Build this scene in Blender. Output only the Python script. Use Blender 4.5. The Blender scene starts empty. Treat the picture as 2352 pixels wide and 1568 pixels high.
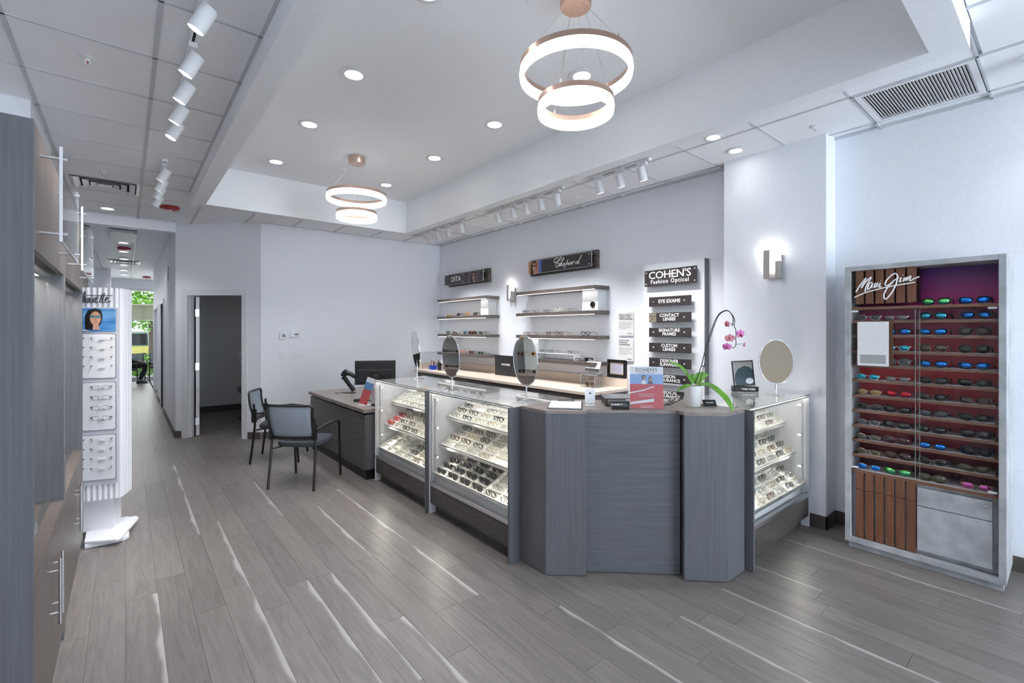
import bpy, math, random
from mathutils import Vector, Matrix
random.seed(7)
SC = bpy.context.scene
COL = SC.collection
PI = math.pi

# ------------------------------------------------------------------ camera
cam_d = bpy.data.cameras.new('camera')
cam = bpy.data.objects.new('camera', cam_d)
COL.objects.link(cam)
cam_d.sensor_width = 36.0
cam_d.lens = 36.0 * 1070.7 / 2352.0
cam_d.shift_y = -(784.0 - 758.0) / 2352.0
cam_d.clip_start = 0.02
cam.location = (0, 0, 1.6)
cam.rotation_euler = (math.radians(90), 0, math.radians(-39.64))
SC.camera = cam

# ------------------------------------------------------------------ view + world
vs = SC.view_settings
vs.view_transform = 'Standard'
vs.look = 'None'
vs.gamma = 1.0
vs.use_curve_mapping = False
vs.exposure = 0.86
SC.cycles.use_denoising = True
SC.cycles.use_light_tree = False
SC.cycles.use_adaptive_sampling = True
SC.cycles.adaptive_threshold = 0.05
SC.cycles.max_bounces = 9
SC.cycles.diffuse_bounces = 6
SC.cycles.glossy_bounces = 4
SC.cycles.transparent_max_bounces = 14
SC.cycles.caustics_reflective = False
SC.cycles.caustics_refractive = False
SC.cycles.sample_clamp_indirect = 6.0
W = bpy.data.worlds.new('world')
SC.world = W
W.use_nodes = True
bg = W.node_tree.nodes['Background']
bg.inputs[0].default_value = (0.78, 0.88, 1.0, 1)
bg.inputs[1].default_value = 1.6

def light(name, kind, loc, energy, color=(1, 1, 1), direction=None, **kw):
    d = bpy.data.lights.new(name, kind)
    d.energy = energy
    d.color = color
    for k, v in kw.items():
        setattr(d, k, v)
    o = bpy.data.objects.new(name, d)
    COL.objects.link(o)
    o.location = loc
    if direction is not None:
        o.rotation_euler = Vector(direction).to_track_quat('-Z', 'Y').to_euler()
    return o

# daylight entering by the shop window behind the camera and by the glazed corridor end
light('shopfront_daylight', 'AREA', (3.05, -4.60, 1.65), 155, (0.80, 0.89, 1.0), (-0.12, 1, 0.3),
      shape='RECTANGLE', size=2.7, size_y=2.5)
light('corridor_daylight', 'AREA', (0.6, 19.4, 1.5), 28, (0.96, 0.98, 1.0), (0, -1, -0.05),
      shape='RECTANGLE', size=2.0, size_y=2.6)

# ------------------------------------------------------------------ helpers
def lin(r, g, b):
    def f(c):
        c /= 255.0
        return c / 12.92 if c <= 0.04045 else ((c + 0.055) / 1.055) ** 2.4
    return (f(r), f(g), f(b), 1.0)

class MB:
    """collects shapes for one mesh"""
    def __init__(s):
        s.v, s.f = [], []
    def add(s, v, f, m=None):
        n = len(s.v)
        s.v += [tuple(m @ Vector(p)) for p in v] if m is not None else [tuple(p) for p in v]
        s.f += [tuple(i + n for i in q) for q in f]
        return s
    def box(s, x0, x1, y0, y1, z0, z1, m=None):
        x0, x1 = min(x0, x1), max(x0, x1); y0, y1 = min(y0, y1), max(y0, y1); z0, z1 = min(z0, z1), max(z0, z1)
        v = [(x0, y0, z0), (x1, y0, z0), (x1, y1, z0), (x0, y1, z0), (x0, y0, z1), (x1, y0, z1), (x1, y1, z1), (x0, y1, z1)]
        return s.add(v, [(0, 3, 2, 1), (4, 5, 6, 7), (0, 1, 5, 4), (1, 2, 6, 5), (2, 3, 7, 6), (3, 0, 4, 7)], m)
    def prism(s, poly, z0, z1, m=None):
        n = len(poly)
        a = sum(poly[i][0] * poly[(i + 1) % n][1] - poly[(i + 1) % n][0] * poly[i][1] for i in range(n))
        if a < 0:
            poly = poly[::-1]
        v = [(x, y, z0) for x, y in poly] + [(x, y, z1) for x, y in poly]
        f = [tuple(range(n))[::-1], tuple(range(n, 2 * n))]
        f += [(i, (i + 1) % n, n + (i + 1) % n, n + i) for i in range(n)]
        return s.add(v, f, m)
    def ring(s, outer, inner, z0, z1, m=None):
        n = len(outer)
        v = [(x, y, z0) for x, y in outer] + [(x, y, z0) for x, y in inner] + [(x, y, z1) for x, y in outer] + [(x, y, z1) for x, y in inner]
        f = []
        for i in range(n):
            j = (i + 1) % n
            f += [(i, n + i, n + j, j), (2 * n + i, 2 * n + j, 3 * n + j, 3 * n + i), (i, j, 2 * n + j, 2 * n + i), (n + i, 3 * n + i, 3 * n + j, n + j)]
        return s.add(v, f, m)
    def lathe(s, prof, n=20, m=None):
        v, f = [], []
        for r, z in prof:
            for i in range(n):
                a = 2 * PI * i / n
                v.append((r * math.cos(a), r * math.sin(a), z))
        for k in range(len(prof) - 1):
            for i in range(n):
                j = (i + 1) % n
                f.append((k * n + i, k * n + j, (k + 1) * n + j, (k + 1) * n + i))
        f.append(tuple(range(n))[::-1])
        f.append(tuple(range((len(prof) - 1) * n, len(prof) * n)))
        return s.add(v, f, m)
    def cyl(s, a, b, r, n=10, r2=None):
        a, b = Vector(a), Vector(b)
        q = (b - a).to_track_quat('Z', 'Y').to_matrix().to_4x4()
        return s.lathe([(r, 0), (r if r2 is None else r2, (b - a).length)], n, Matrix.Translation(a) @ q)
    def tube(s, pts, r, n=6, closed=False, flat=1.0):
        pts = [Vector(p) for p in pts]
        N = len(pts)
        rs = r if isinstance(r, (list, tuple)) else [r] * N
        v, f = [], []
        up = None
        for i in range(N):
            t = (pts[(i + 1) % N] - pts[i - 1]) if closed else (pts[min(i + 1, N - 1)] - pts[max(i - 1, 0)])
            t.normalize()
            if up is None:
                up = Vector((0, 0, 1)) if abs(t.z) < 0.9 else Vector((0, 1, 0))
            x = t.cross(up)
            if x.length < 1e-5:
                x = t.orthogonal()
            x.normalize()
            y = x.cross(t).normalized()
            up = y
            for k in range(n):
                a = 2 * PI * k / n + PI / n
                v.append(pts[i] + x * (rs[i] * math.cos(a)) + y * (rs[i] * flat * math.sin(a)))
        for i in range(N if closed else N - 1):
            j = (i + 1) % N
            for k in range(n):
                l = (k + 1) % n
                f.append((i * n + k, i * n + l, j * n + l, j * n + k))
        if not closed:
            f.append(tuple(range(n)))
            f.append(tuple(range((N - 1) * n, N * n))[::-1])
        return s.add(v, f)
    def sphere(s, c, r, nu=12, nv=8, sc=(1, 1, 1)):
        v, f = [], []
        for j in range(1, nv):
            b = PI * j / nv
            for i in range(nu):
                a = 2 * PI * i / nu
                v.append((c[0] + r * sc[0] * math.sin(b) * math.cos(a), c[1] + r * sc[1] * math.sin(b) * math.sin(a), c[2] + r * sc[2] * math.cos(b)))
        top, bot = len(v), len(v) + 1
        v += [(c[0], c[1], c[2] + r * sc[2]), (c[0], c[1], c[2] - r * sc[2])]
        for j in range(nv - 2):
            for i in range(nu):
                k = (i + 1) % nu
                f.append((j * nu + i, (j + 1) * nu + i, (j + 1) * nu + k, j * nu + k))
        for i in range(nu):
            k = (i + 1) % nu
            f.append((top, i, k))
            f.append((bot, (nv - 2) * nu + k, (nv - 2) * nu + i))
        return s.add(v, f)
    def mesh(s, name):
        me = bpy.data.meshes.new(name)
        me.from_pydata(s.v, [], s.f)
        me.update()
        return me
    def obj(s, name, mat, parent=None, smooth=False, bev=0, loc=None, rotz=None, m=None):
        o = bpy.data.objects.new(name, s.mesh(name))
        COL.objects.link(o)
        if mat is not None:
            o.data.materials.append(mat)
        if smooth:
            o.data.polygons.foreach_set('use_smooth', [True] * len(o.data.polygons))
            try:
                o.data.set_sharp_from_angle(angle=math.radians(40))
            except Exception:
                pass
        if bev:
            b = o.modifiers.new('bevel', 'BEVEL')
            b.width = bev; b.segments = 2; b.limit_method = 'ANGLE'
        if parent is not None:
            o.parent = parent
        if m is not None:
            o.matrix_local = m
        if loc is not None:
            o.location = loc
        if rotz is not None:
            o.rotation_euler = (0, 0, rotz)
        return o

def B(*a, **k):
    return MB().box(*a, **k)

def thing(name, label, cat, loc=(0, 0, 0), rotz=0.0, group=None, rot=None):
    o = bpy.data.objects.new(name, None)
    o.empty_display_size = 0.05
    COL.objects.link(o)
    o.location = loc
    o.rotation_euler = rot if rot is not None else (0, 0, rotz)
    o['label'] = label
    o['category'] = cat
    if group:
        o['group'] = group
    return o

def tag(o, label, cat, group=None, kind=None):
    o['label'] = label
    o['category'] = cat
    if group:
        o['group'] = group
    if kind:
        o['kind'] = kind
    return o

def struct(o):
    o['kind'] = 'structure'
    return o

def inst(src, name, parent=None, loc=None, mat=None):
    o = src.copy()
    o.name = name
    COL.objects.link(o)
    o.parent = parent
    if loc is not None:
        o.location = loc
    if mat is not None:
        o.material_slots[0].link = 'OBJECT'
        o.material_slots[0].material = mat
    return o

def from_mesh(name, me, mat, parent=None, m=None):
    o = bpy.data.objects.new(name, me)
    COL.objects.link(o)
    if not me.materials:
        me.materials.append(None)
    o.material_slots[0].link = 'OBJECT'
    o.material_slots[0].material = mat
    o.parent = parent
    if m is not None:
        o.matrix_local = m
    return o

def frame(origin, right, up=(0, 0, 1)):
    """matrix whose x runs along 'right', y up, z towards the viewer"""
    r = Vector(right).normalized(); u = Vector(up).normalized(); n = r.cross(u)
    m = Matrix.Identity(4)
    for i, c in enumerate((r, u, n)):
        m[0][i], m[1][i], m[2][i] = c
    m[0][3], m[1][3], m[2][3] = origin
    return m

def text(name, s, size, mat, parent, m, bold=0.0, xs=1.0, depth=0.0008, align='CENTER', spacing=1.0, line=1.0):
    c = bpy.data.curves.new(name, 'FONT')
    c.body = s; c.size = size; c.align_x = align; c.align_y = 'CENTER'
    c.extrude = depth; c.offset = bold; c.resolution_u = 2
    c.space_character = spacing; c.space_line = line
    t = bpy.data.objects.new(name, c)
    me = bpy.data.meshes.new_from_object(t)
    bpy.data.objects.remove(t); bpy.data.curves.remove(c)
    me.name = name
    me.materials.clear()
    me.materials.append(mat)
    o = bpy.data.objects.new(name, me)
    COL.objects.link(o)
    o.parent = parent
    o.matrix_local = m @ Matrix.Diagonal((xs, 1, 1, 1))
    return o

def smooth_line(pts, k=4):
    pts = [Vector(p) for p in pts]
    if len(pts) < 3:
        return pts
    out = []
    for i in range(len(pts) - 1):
        p0, p1, p2, p3 = pts[max(i - 1, 0)], pts[i], pts[i + 1], pts[min(i + 2, len(pts) - 1)]
        for j in range(k):
            t = j / k
            out.append(0.5 * ((2 * p1) + (p2 - p0) * t + (2 * p0 - 5 * p1 + 4 * p2 - p3) * t * t + (3 * p1 - p0 - 3 * p2 + p3) * t ** 3))
    out.append(pts[-1])
    return out

def script_logo(name, strokes, r, mat, parent, m, k=4, flat=1.0):
    mb = MB()
    for st in strokes:
        mb.tube(smooth_line([(x, y, 0) for x, y in st], k), r, 6)
    o = mb.obj(name, mat, parent, smooth=True)
    o.matrix_local = m
    return o

# ------------------------------------------------------------------ materials
def mat(name, color, rough=0.5, metal=0.0, spec=0.5, emit=None, estr=0.0, alpha=None):
    m = bpy.data.materials.new(name)
    m.use_nodes = True
    p = m.node_tree.nodes['Principled BSDF']
    p.inputs['Base Color'].default_value = color
    p.inputs['Roughness'].default_value = rough
    p.inputs['Metallic'].default_value = metal
    p.inputs['Specular IOR Level'].default_value = spec
    if emit is not None:
        p.inputs['Emission Color'].default_value = emit
        p.inputs['Emission Strength'].default_value = estr
    return m

def N(m, t, **kw):
    n = m.node_tree.nodes.new(t)
    for k, v in kw.items():
        setattr(n, k, v)
    return n

def L(m, a, b):
    m.node_tree.links.new(a, b)

def noise_color(m, c1, c2, scale=(1, 1, 1), nscale=8.0, detail=4.0, bump=0.0, coord='Object', lo=0.3, hi=0.7):
    p = m.node_tree.nodes['Principled BSDF']
    tc = N(m, 'ShaderNodeTexCoord'); mp = N(m, 'ShaderNodeMapping'); nz = N(m, 'ShaderNodeTexNoise'); rp = N(m, 'ShaderNodeValToRGB')
    mp.inputs['Scale'].default_value = scale
    nz.inputs['Scale'].default_value = nscale; nz.inputs['Detail'].default_value = detail
    L(m, tc.outputs[coord], mp.inputs[0]); L(m, mp.outputs[0], nz.inputs[0]); L(m, nz.outputs['Fac'], rp.inputs[0])
    rp.color_ramp.elements[0].position = lo; rp.color_ramp.elements[1].position = hi
    rp.color_ramp.elements[0].color = c1; rp.color_ramp.elements[1].color = c2
    L(m, rp.outputs[0], p.inputs['Base Color'])
    if bump:
        b = N(m, 'ShaderNodeBump'); b.inputs['Strength'].default_value = bump; b.inputs['Distance'].default_value = 0.002
        L(m, nz.outputs['Fac'], b.inputs['Height']); L(m, b.outputs[0], p.inputs['Normal'])
    return m

def glass_mat(name, tint=(0.985, 0.99, 0.985, 1), ior=1.5, haze=0.0, gloss=1.0):
    m = bpy.data.materials.new(name)
    m.use_nodes = True
    nt = m.node_tree
    nt.nodes.clear()
    out = N(m, 'ShaderNodeOutputMaterial'); mix = N(m, 'ShaderNodeMixShader'); tr = N(m, 'ShaderNodeBsdfTransparent'); gl = N(m, 'ShaderNodeBsdfGlossy'); fr = N(m, 'ShaderNodeFresnel')
    tr.inputs[0].default_value = tint
    gl.inputs['Roughness'].default_value = haze
    gl.inputs[0].default_value = (gloss, gloss, gloss, 1)
    geo = N(m, 'ShaderNodeNewGeometry'); io = N(m, 'ShaderNodeMath', operation='MULTIPLY_ADD')
    io.inputs[1].default_value = 1.0 / ior - ior; io.inputs[2].default_value = ior      # same reflection from either side
    L(m, geo.outputs['Backfacing'], io.inputs[0]); L(m, io.outputs[0], fr.inputs[0])
    L(m, fr.outputs[0], mix.inputs[0]); L(m, tr.outputs[0], mix.inputs[1]); L(m, gl.outputs[0], mix.inputs[2]); L(m, mix.outputs[0], out.inputs[0])
    return m

M = {}
M['wall'] = noise_color(mat('wall_paint', lin(222, 226, 232), 0.55), lin(233, 236, 242), lin(239, 241, 246), nscale=60, bump=0.04)
M['ceil'] = noise_color(mat('ceiling_paint', lin(222, 224, 228), 0.7), lin(236, 238, 241), lin(240, 242, 244), nscale=40, bump=0.03)
M['tile'] = noise_color(mat('acoustic_tile', lin(220, 223, 226), 0.85), lin(238, 240, 243), lin(246, 247, 249), nscale=120, bump=0.15)
M['tee'] = mat('ceiling_tee_metal', lin(196, 199, 203), 0.5)
M['dark_gap'] = mat('dark_void', lin(24, 24, 26), 0.9)
M['white'] = mat('white_laminate', lin(232, 233, 235), 0.35)
M['white_metal'] = mat('white_metal', lin(228, 229, 231), 0.35)
M['warm_white'] = mat('tray_plastic', lin(238, 236, 228), 0.4)
M['base'] = mat('vinyl_base', lin(88, 80, 76), 0.5)
M['black'] = mat('black_plastic', lin(22, 22, 24), 0.35)
M['black_metal'] = mat('black_powder_coat', lin(18, 18, 20), 0.4)
M['chrome'] = mat('chrome', (0.85, 0.86, 0.88, 1), 0.08, 1.0)
M['nickel'] = mat('brushed_nickel', (0.62, 0.58, 0.54, 1), 0.28, 1.0)
M['alum'] = mat('aluminium', (0.72, 0.73, 0.75, 1), 0.3, 1.0)
M['copper'] = mat('brushed_copper', (0.66, 0.48, 0.39, 1), 0.3, 1.0)
M['mirror'] = mat('mirror_glass', (0.86, 0.87, 0.87, 1), 0.0, 1.0)
M['glass'] = glass_mat('clear_glass')
M['glass_ar'] = glass_mat('low_reflection_glass', (0.99, 0.99, 0.99, 1), 1.22)
M['glass_edge'] = mat('glass_edge', lin(150, 165, 160), 0.15)
M['acrylic'] = glass_mat('clear_acrylic', (0.93, 0.94, 0.95, 1), 1.49)
M['acrylic_edge'] = mat('frosted_acrylic_edge', lin(228, 230, 233), 0.4)
M['darkwood'] = noise_color(mat('grey_laminate', lin(96, 92, 92), 0.38), lin(91, 92, 95), lin(103, 104, 108), (26, 26, 0.8), 3.0, 8, 0.02)
M['darkwood_h'] = noise_color(mat('grey_laminate_crossgrain', lin(96, 92, 92), 0.38), lin(90, 91, 95), lin(103, 105, 109), (1.0, 1.0, 20), 3.0, 8, 0.02)
M['deskwood'] = noise_color(mat('desk_laminate', lin(96, 92, 92), 0.4), lin(82, 78, 77), lin(102, 97, 95), (0.7, 0.7, 12), 3.0, 5, 0.02)
M['topwood'] = noise_color(mat('countertop_laminate', lin(120, 112, 108), 0.35), lin(124, 114, 109), lin(144, 134, 128), (8, 1.5, 8), 3.0, 5, 0.0)
M['cabwood'] = noise_color(mat('taupe_laminate', lin(120, 106, 100), 0.4), lin(92, 83, 79), lin(110, 100, 95), (14, 14, 0.8), 3.0, 5, 0.02)
M['shelfwood'] = noise_color(mat('shelf_laminate', lin(84, 76, 72), 0.4), lin(72, 65, 62), lin(96, 88, 83), (4, 1, 8), 4.0, 5, 0.0)
M['beige'] = noise_color(mat('beige_solid_top', lin(216, 200, 184), 0.3), lin(210, 193, 177), lin(222, 207, 192), nscale=90)
M['led'] = mat('led_diffuser', (1, 1, 1, 1), 0.5, emit=(1, 0.98, 0.96, 1), estr=2.0)
M['lamp'] = mat('lamp_face', (1, 1, 1, 1), 0.5, emit=(1, 0.98, 0.95, 1), estr=14.0)
M['lamp_soft'] = mat('lamp_face_soft', (1, 1, 1, 1), 0.5, emit=(1, 0.98, 0.95, 1), estr=6.0)
M['paper'] = mat('paper', lin(236, 236, 236), 0.6)
M['ink'] = mat('dark_ink', lin(52, 50, 52), 0.6)
M['grey_ink'] = mat('grey_ink', lin(138, 136, 136), 0.6)
M['sign'] = mat('dark_sign_face', lin(58, 52, 54), 0.25)
M['sign_white'] = mat('white_lettering', lin(244, 242, 242), 0.5)
# ------------------------------------------------------------------ the setting
GZ, SZ, TZ = 3.18, 3.04, 3.503          # grid ceiling, soffit underside, tray ceiling
WX, BY, LX = 4.556, 7.63, -0.68

# floor boards: colour = (tone, streak side, seed)
def floor_mat(name, board):
    m = bpy.data.materials.new(name); m.use_nodes = True
    p = m.node_tree.nodes['Principled BSDF']
    p.inputs['Roughness'].default_value = 0.36
    p.inputs['Specular IOR Level'].default_value = 0.45
    tc = N(m, 'ShaderNodeTexCoord'); oi = N(m, 'ShaderNodeObjectInfo'); sep = N(m, 'ShaderNodeSeparateColor'); comb = N(m, 'ShaderNodeCombineXYZ')
    add = N(m, 'ShaderNodeVectorMath', operation='ADD')
    geo = N(m, 'ShaderNodeNewGeometry')
    L(m, oi.outputs['Color'], sep.inputs[0])
    mul = N(m, 'ShaderNodeMath', operation='MULTIPLY'); mul.inputs[1].default_value = 37.0
    L(m, sep.outputs[2], mul.inputs[0]); L(m, mul.outputs[0], comb.inputs[2])
    L(m, geo.outputs['Position'], add.inputs[0]); L(m, comb.outputs[0], add.inputs[1])
    mp = N(m, 'ShaderNodeMapping'); mp.inputs['Scale'].default_value = (16, 1.3, 1)
    L(m, add.outputs[0], mp.inputs[0])
    n1 = N(m, 'ShaderNodeTexNoise'); n1.inputs['Scale'].default_value = 1.6; n1.inputs['Detail'].default_value = 8; n1.inputs['Roughness'].default_value = 0.65; n1.inputs['Distortion'].default_value = 1.4
    L(m, mp.outputs[0], n1.inputs[0])
    rp = N(m, 'ShaderNodeValToRGB')
    e = rp.color_ramp.elements
    e[0].position = 0.25; e[0].color = lin(104, 98, 95); e[1].position = 0.75; e[1].color = lin(134, 127, 124)
    k = e.new(0.5); k.color = lin(121, 114, 111)
    L(m, n1.outputs['Fac'], rp.inputs[0])
    mp2 = N(m, 'ShaderNodeMapping'); mp2.inputs['Scale'].default_value = (60, 2.0, 1)
    L(m, add.outputs[0], mp2.inputs[0])
    n2 = N(m, 'ShaderNodeTexNoise'); n2.inputs['Scale'].default_value = 2.0; n2.inputs['Detail'].default_value = 4
    L(m, mp2.outputs[0], n2.inputs[0])
    mx = N(m, 'ShaderNodeMixRGB', blend_type='MULTIPLY'); mx.inputs[0].default_value = 0.16
    g2 = N(m, 'ShaderNodeValToRGB'); g2.color_ramp.elements[0].color = (0.72, 0.7, 0.69, 1); g2.color_ramp.elements[1].color = (1.12, 1.12, 1.12, 1); g2.color_ramp.elements[0].position = 0.35; g2.color_ramp.elements[1].position = 0.65
    L(m, n2.outputs['Fac'], g2.inputs[0]); L(m, rp.outputs[0], mx.inputs[1]); L(m, g2.outputs[0], mx.inputs[2])
    tone = N(m, 'ShaderNodeMixRGB', blend_type='MULTIPLY'); tone.inputs[0].default_value = 1.0
    tr = N(m, 'ShaderNodeMapRange'); tr.inputs['To Min'].default_value = 0.90; tr.inputs['To Max'].default_value = 1.08
    L(m, sep.outputs[0], tr.inputs['Value'])
    cc = N(m, 'ShaderNodeCombineColor')
    for i in range(3):
        L(m, tr.outputs[0], cc.inputs[i])
    L(m, mx.outputs[0], tone.inputs[1]); L(m, cc.outputs[0], tone.inputs[2])
    last = tone.outputs[0]
    if board:
        # pale sapwood streak along one long edge of some boards
        sx = N(m, 'ShaderNodeSeparateXYZ'); L(m, tc.outputs['Object'], sx.inputs[0])
        mpw = N(m, 'ShaderNodeMapping'); mpw.inputs['Scale'].default_value = (0.0, 2.6, 0.0); L(m, add.outputs[0], mpw.inputs[0])
        nw = N(m, 'ShaderNodeTexNoise'); nw.inputs['Scale'].default_value = 1.0; nw.inputs['Detail'].default_value = 2; L(m, mpw.outputs[0], nw.inputs[0])
        wv = N(m, 'ShaderNodeMath', operation='MULTIPLY_ADD'); wv.inputs[1].default_value = 0.085; wv.inputs[2].default_value = -0.026; L(m, nw.outputs['Fac'], wv.inputs[0])
        # distance from the right edge: 0.075 - x
        ds = N(m, 'ShaderNodeMath', operation='SUBTRACT'); ds.inputs[0].default_value = 0.075; L(m, sx.outputs[0], ds.inputs[1])
        df = N(m, 'ShaderNodeMath', operation='SUBTRACT'); L(m, wv.outputs[0], df.inputs[0]); L(m, ds.outputs[0], df.inputs[1])
        sm = N(m, 'ShaderNodeMapRange'); sm.interpolation_type = 'SMOOTHSTEP'; sm.inputs['From Min'].default_value = -0.012; sm.inputs['From Max'].default_value = 0.012
        L(m, df.outputs[0], sm.inputs['Value'])
        mk = N(m, 'ShaderNodeMath', operation='MULTIPLY'); L(m, sm.outputs[0], mk.inputs[0]); L(m, sep.outputs[1], mk.inputs[1])
        st = N(m, 'ShaderNodeMixRGB'); st.inputs[2].default_value = lin(172, 167, 164)
        L(m, mk.outputs[0], st.inputs[0]); L(m, last, st.inputs[1])
        last = st.outputs[0]
    L(m, last, p.inputs['Base Color'])
    b = N(m, 'ShaderNodeBump'); b.inputs['Strength'].default_value = 0.06; b.inputs['Distance'].default_value = 0.001
    L(m, n1.outputs['Fac'], b.inputs['Height']); L(m, b.outputs[0], p.inputs['Normal'])
    return m

M['plank'] = floor_mat('oak_vinyl_board', True)
M['plankbase'] = mat('board_joint', lin(92, 87, 85), 0.6)
M['plankfar'] = floor_mat('oak_vinyl_boards_far', False)

floor = struct(MB().box(LX - 0.1, 4.7, -4.6, 19.2, -0.12, -0.004).box(-1.8, LX - 0.1, 11.0, 19.2, -0.12, -0.004).obj('floor', M['plankbase']))
PW, PL = 0.15, 1.22
# joint phase and streaks read off the floor: column index -> one joint y, streak boards by centre y
phase = {11: 3.519, 6: 3.138, 4: 3.36, 3: 5.60, 8: 2.40, 13: 1.911, 19: 1.40, 26: 1.41, 7: 5.57, 9: 4.394}
streak = {11: [2.9, 4.1], 6: [2.5], 4: [2.7, 3.9], 3: [5.0, 6.2], 8: [1.8], 13: [1.3], 19: [0.8], 26: [0.8], 7: [5.0, 2.5], 9: [3.8], 16: [0.7], 22: [1.3], 1: [3.0]}
boards = []
rf = random.Random(3)
for c in range(-5, 32):
    x0 = c * PW - PW                   # board to the left of the streak line
    ph = phase.get(c, rf.uniform(0, PL))
    k0 = math.floor((-4.6 - ph) / PL)
    for k in range(k0, 20):
        y0 = ph + k * PL; y1 = y0 + PL
        lim = 18.9 if x0 < 0.57 else 7.75 + (0.0 if x0 > 1.4 else 0.9) + (3.0 if 0.4 < x0 < 2.2 else 0)
        if y1 < -4.5 or y0 > lim or x0 + PW < LX or x0 > WX:
            continue
        yc = (y0 + y1) / 2
        s = 1.0 if any(abs(yc - q) < PL / 2 for q in streak.get(c, [])) else 0.0
        boards.append((max(x0, LX), min(x0 + PW, WX), max(y0, -4.55), min(y1, lim), s, rf.random(), rf.random(), x0))
fx, fy = math.sin(math.radians(39.64)), math.cos(math.radians(39.64))
def seen(b):
    x, y = (b[0] + b[1]) / 2, (b[2] + b[3]) / 2
    d = x * fx + y * fy
    r = x * fy - y * fx
    if d < 0.9 or abs(r) > 1.3 * d + 0.6:
        return 99
    # hidden under furniture counts as far
    if 2.25 < x < 4.1 and 1.9 < y < 7.5:
        return 30 + d
    if x < -0.3 and y > 2.4 and y < 5:
        return 40
    return d
boards.sort(key=seen)
bm_cache = {}
for b in boards[:295]:
    w, l = round(b[1] - b[0], 3), round(b[3] - b[2], 3)
    key = (w, l)
    if key not in bm_cache:
        g = 0.0005
        mb = MB().box(-w / 2 + g, w / 2 - g, -l / 2 + g, l / 2 - g, -0.004, -0.0006)
        mb.box(-w / 2 + 2 * g, w / 2 - 2 * g, -l / 2 + 2 * g, l / 2 - 2 * g, -0.002, 0.0)
        bm_cache[key] = mb.mesh('plank')
        bm_cache[key].materials.append(M['plank'])
    o = bpy.data.objects.new('plank', bm_cache[key])
    COL.objects.link(o)
    o.parent = floor
    o.location = ((b[0] + b[1]) / 2, (b[2] + b[3]) / 2, 0)
    o.color = (b[5], b[4], b[6], 1)
rest = MB()
for b in boards[295:]:
    g = 0.0005
    rest.box(b[0] + g, b[1] - g, b[2] + g, b[3] - g, -0.004, 0.0)
for xx in [0.57 + PW * k for k in range(7)] + [LX - PW * (k + 1) for k in range(6)]:
    y_ = 15.8 if xx > 0 else 11.2
    while y_ < 18.8:
        rest.box(xx + 0.0005, xx + PW - 0.0005, y_ + 0.0005, min(y_ + PL, 18.85) - 0.0005, -0.004, 0.0); y_ += PL
r_o = rest.obj('plank', M['plankfar'], floor)
r_o['kind'] = 'stuff'
r_o.color = (0.5, 0, 0.3, 1)

# walls
wall_right = struct(B(WX, WX + 0.12, -4.6, BY + 0.12, 0, 3.3).obj('wall_right', M['wall']))
B(4.335, WX, 1.275, 2.105, 0, 3.2).obj('column', M['wall'], wall_right)
bb = struct(MB().box(WX - 0.012, WX, -4.5, 1.275, 0, 0.1).box(4.323, 4.335, 1.263, 2.105, 0, 0.1).box(4.323, WX - 0.012, 1.263, 1.275, 0, 0.1).obj('baseboard_right', M['base']))
wall_back = struct(B(1.53, WX, BY, BY + 0.12, 0, 3.3).obj('wall_back', M['wall']))
struct(B(1.535, WX, BY - 0.012, BY, 0, 0.1).obj('baseboard_back', M['base']))
wall_left = struct(MB().box(LX - 0.12, LX, -4.6, 11.2, 0, 3.3).obj('wall_left', M['wall']))
MB().box(LX, -0.505, 4.722, 5.72, 0, 3.2).box(LX, -0.505, 4.585, 4.722, 2.345, 3.2).obj('pier', M['wall'], wall_left)
struct(B(LX, LX + 0.012, 5.75, 11.2, 0, 0.1).obj('baseboard_left', M['base']))
# diagonal wall with the open door
D0, D1 = Vector((0.57, 8.55)), Vector((1.53, 7.63))
dv = (D1 - D0).normalized(); dn = Vector((dv.y, -dv.x))
if dn.y > 0:
    dn = -dn
dang = math.atan2(dv.y, dv.x)
DL = (D1 - D0).length
def du(x, y):
    p = Vector((x, y)) - D0
    return p.dot(dv)
da, db = du(0.70, 8.46) + 0.02, du(1.37, 7.81) - 0.035
wd = MB().box(0, da, 0, 0.12, 0, 3.3).box(db, DL, 0, 0.12, 0, 3.3).box(da, db, 0, 0.12, 2.13, 3.3)
wall_diag = struct(wd.obj('wall_diagonal', M['wall'], loc=(D0.x, D0.y, 0), rotz=dang))
struct(MB().box(0, da - 0.075, -0.012, 0, 0, 0.1).box(db + 0.075, DL, -0.012, 0, 0, 0.1).obj('baseboard_diagonal', M['base'], loc=(D0.x, D0.y, 0), rotz=dang))
door = bpy.data.objects.new('door_1', None); COL.objects.link(door); struct(door)
door.location = (D0.x, D0.y, 0); door.rotation_euler = (0, 0, dang)
M['trim'] = mat('white_trim', lin(228, 230, 233), 0.35)
fr = MB().box(da - 0.07, da + 0.015, -0.014, 0.13, 0, 2.2).box(db - 0.015, db + 0.07, -0.014, 0.13, 0, 2.2).box(da + 0.015, db - 0.015, -0.014, 0.13, 2.115, 2.2)
fr.box(da + 0.015, da + 0.028, 0.05, 0.09, 0, 2.115).box(db - 0.028, db - 0.015, 0.05, 0.09, 0, 2.115)
fr.obj('door_frame', M['trim'], door)
leaf = B(-0.022, 0.022, 0, 0.82, 0.012, 2.10).obj('door_leaf', M['trim'], door, loc=(da + 0.075, 0.125, 0), rotz=math.radians(44))
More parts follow.
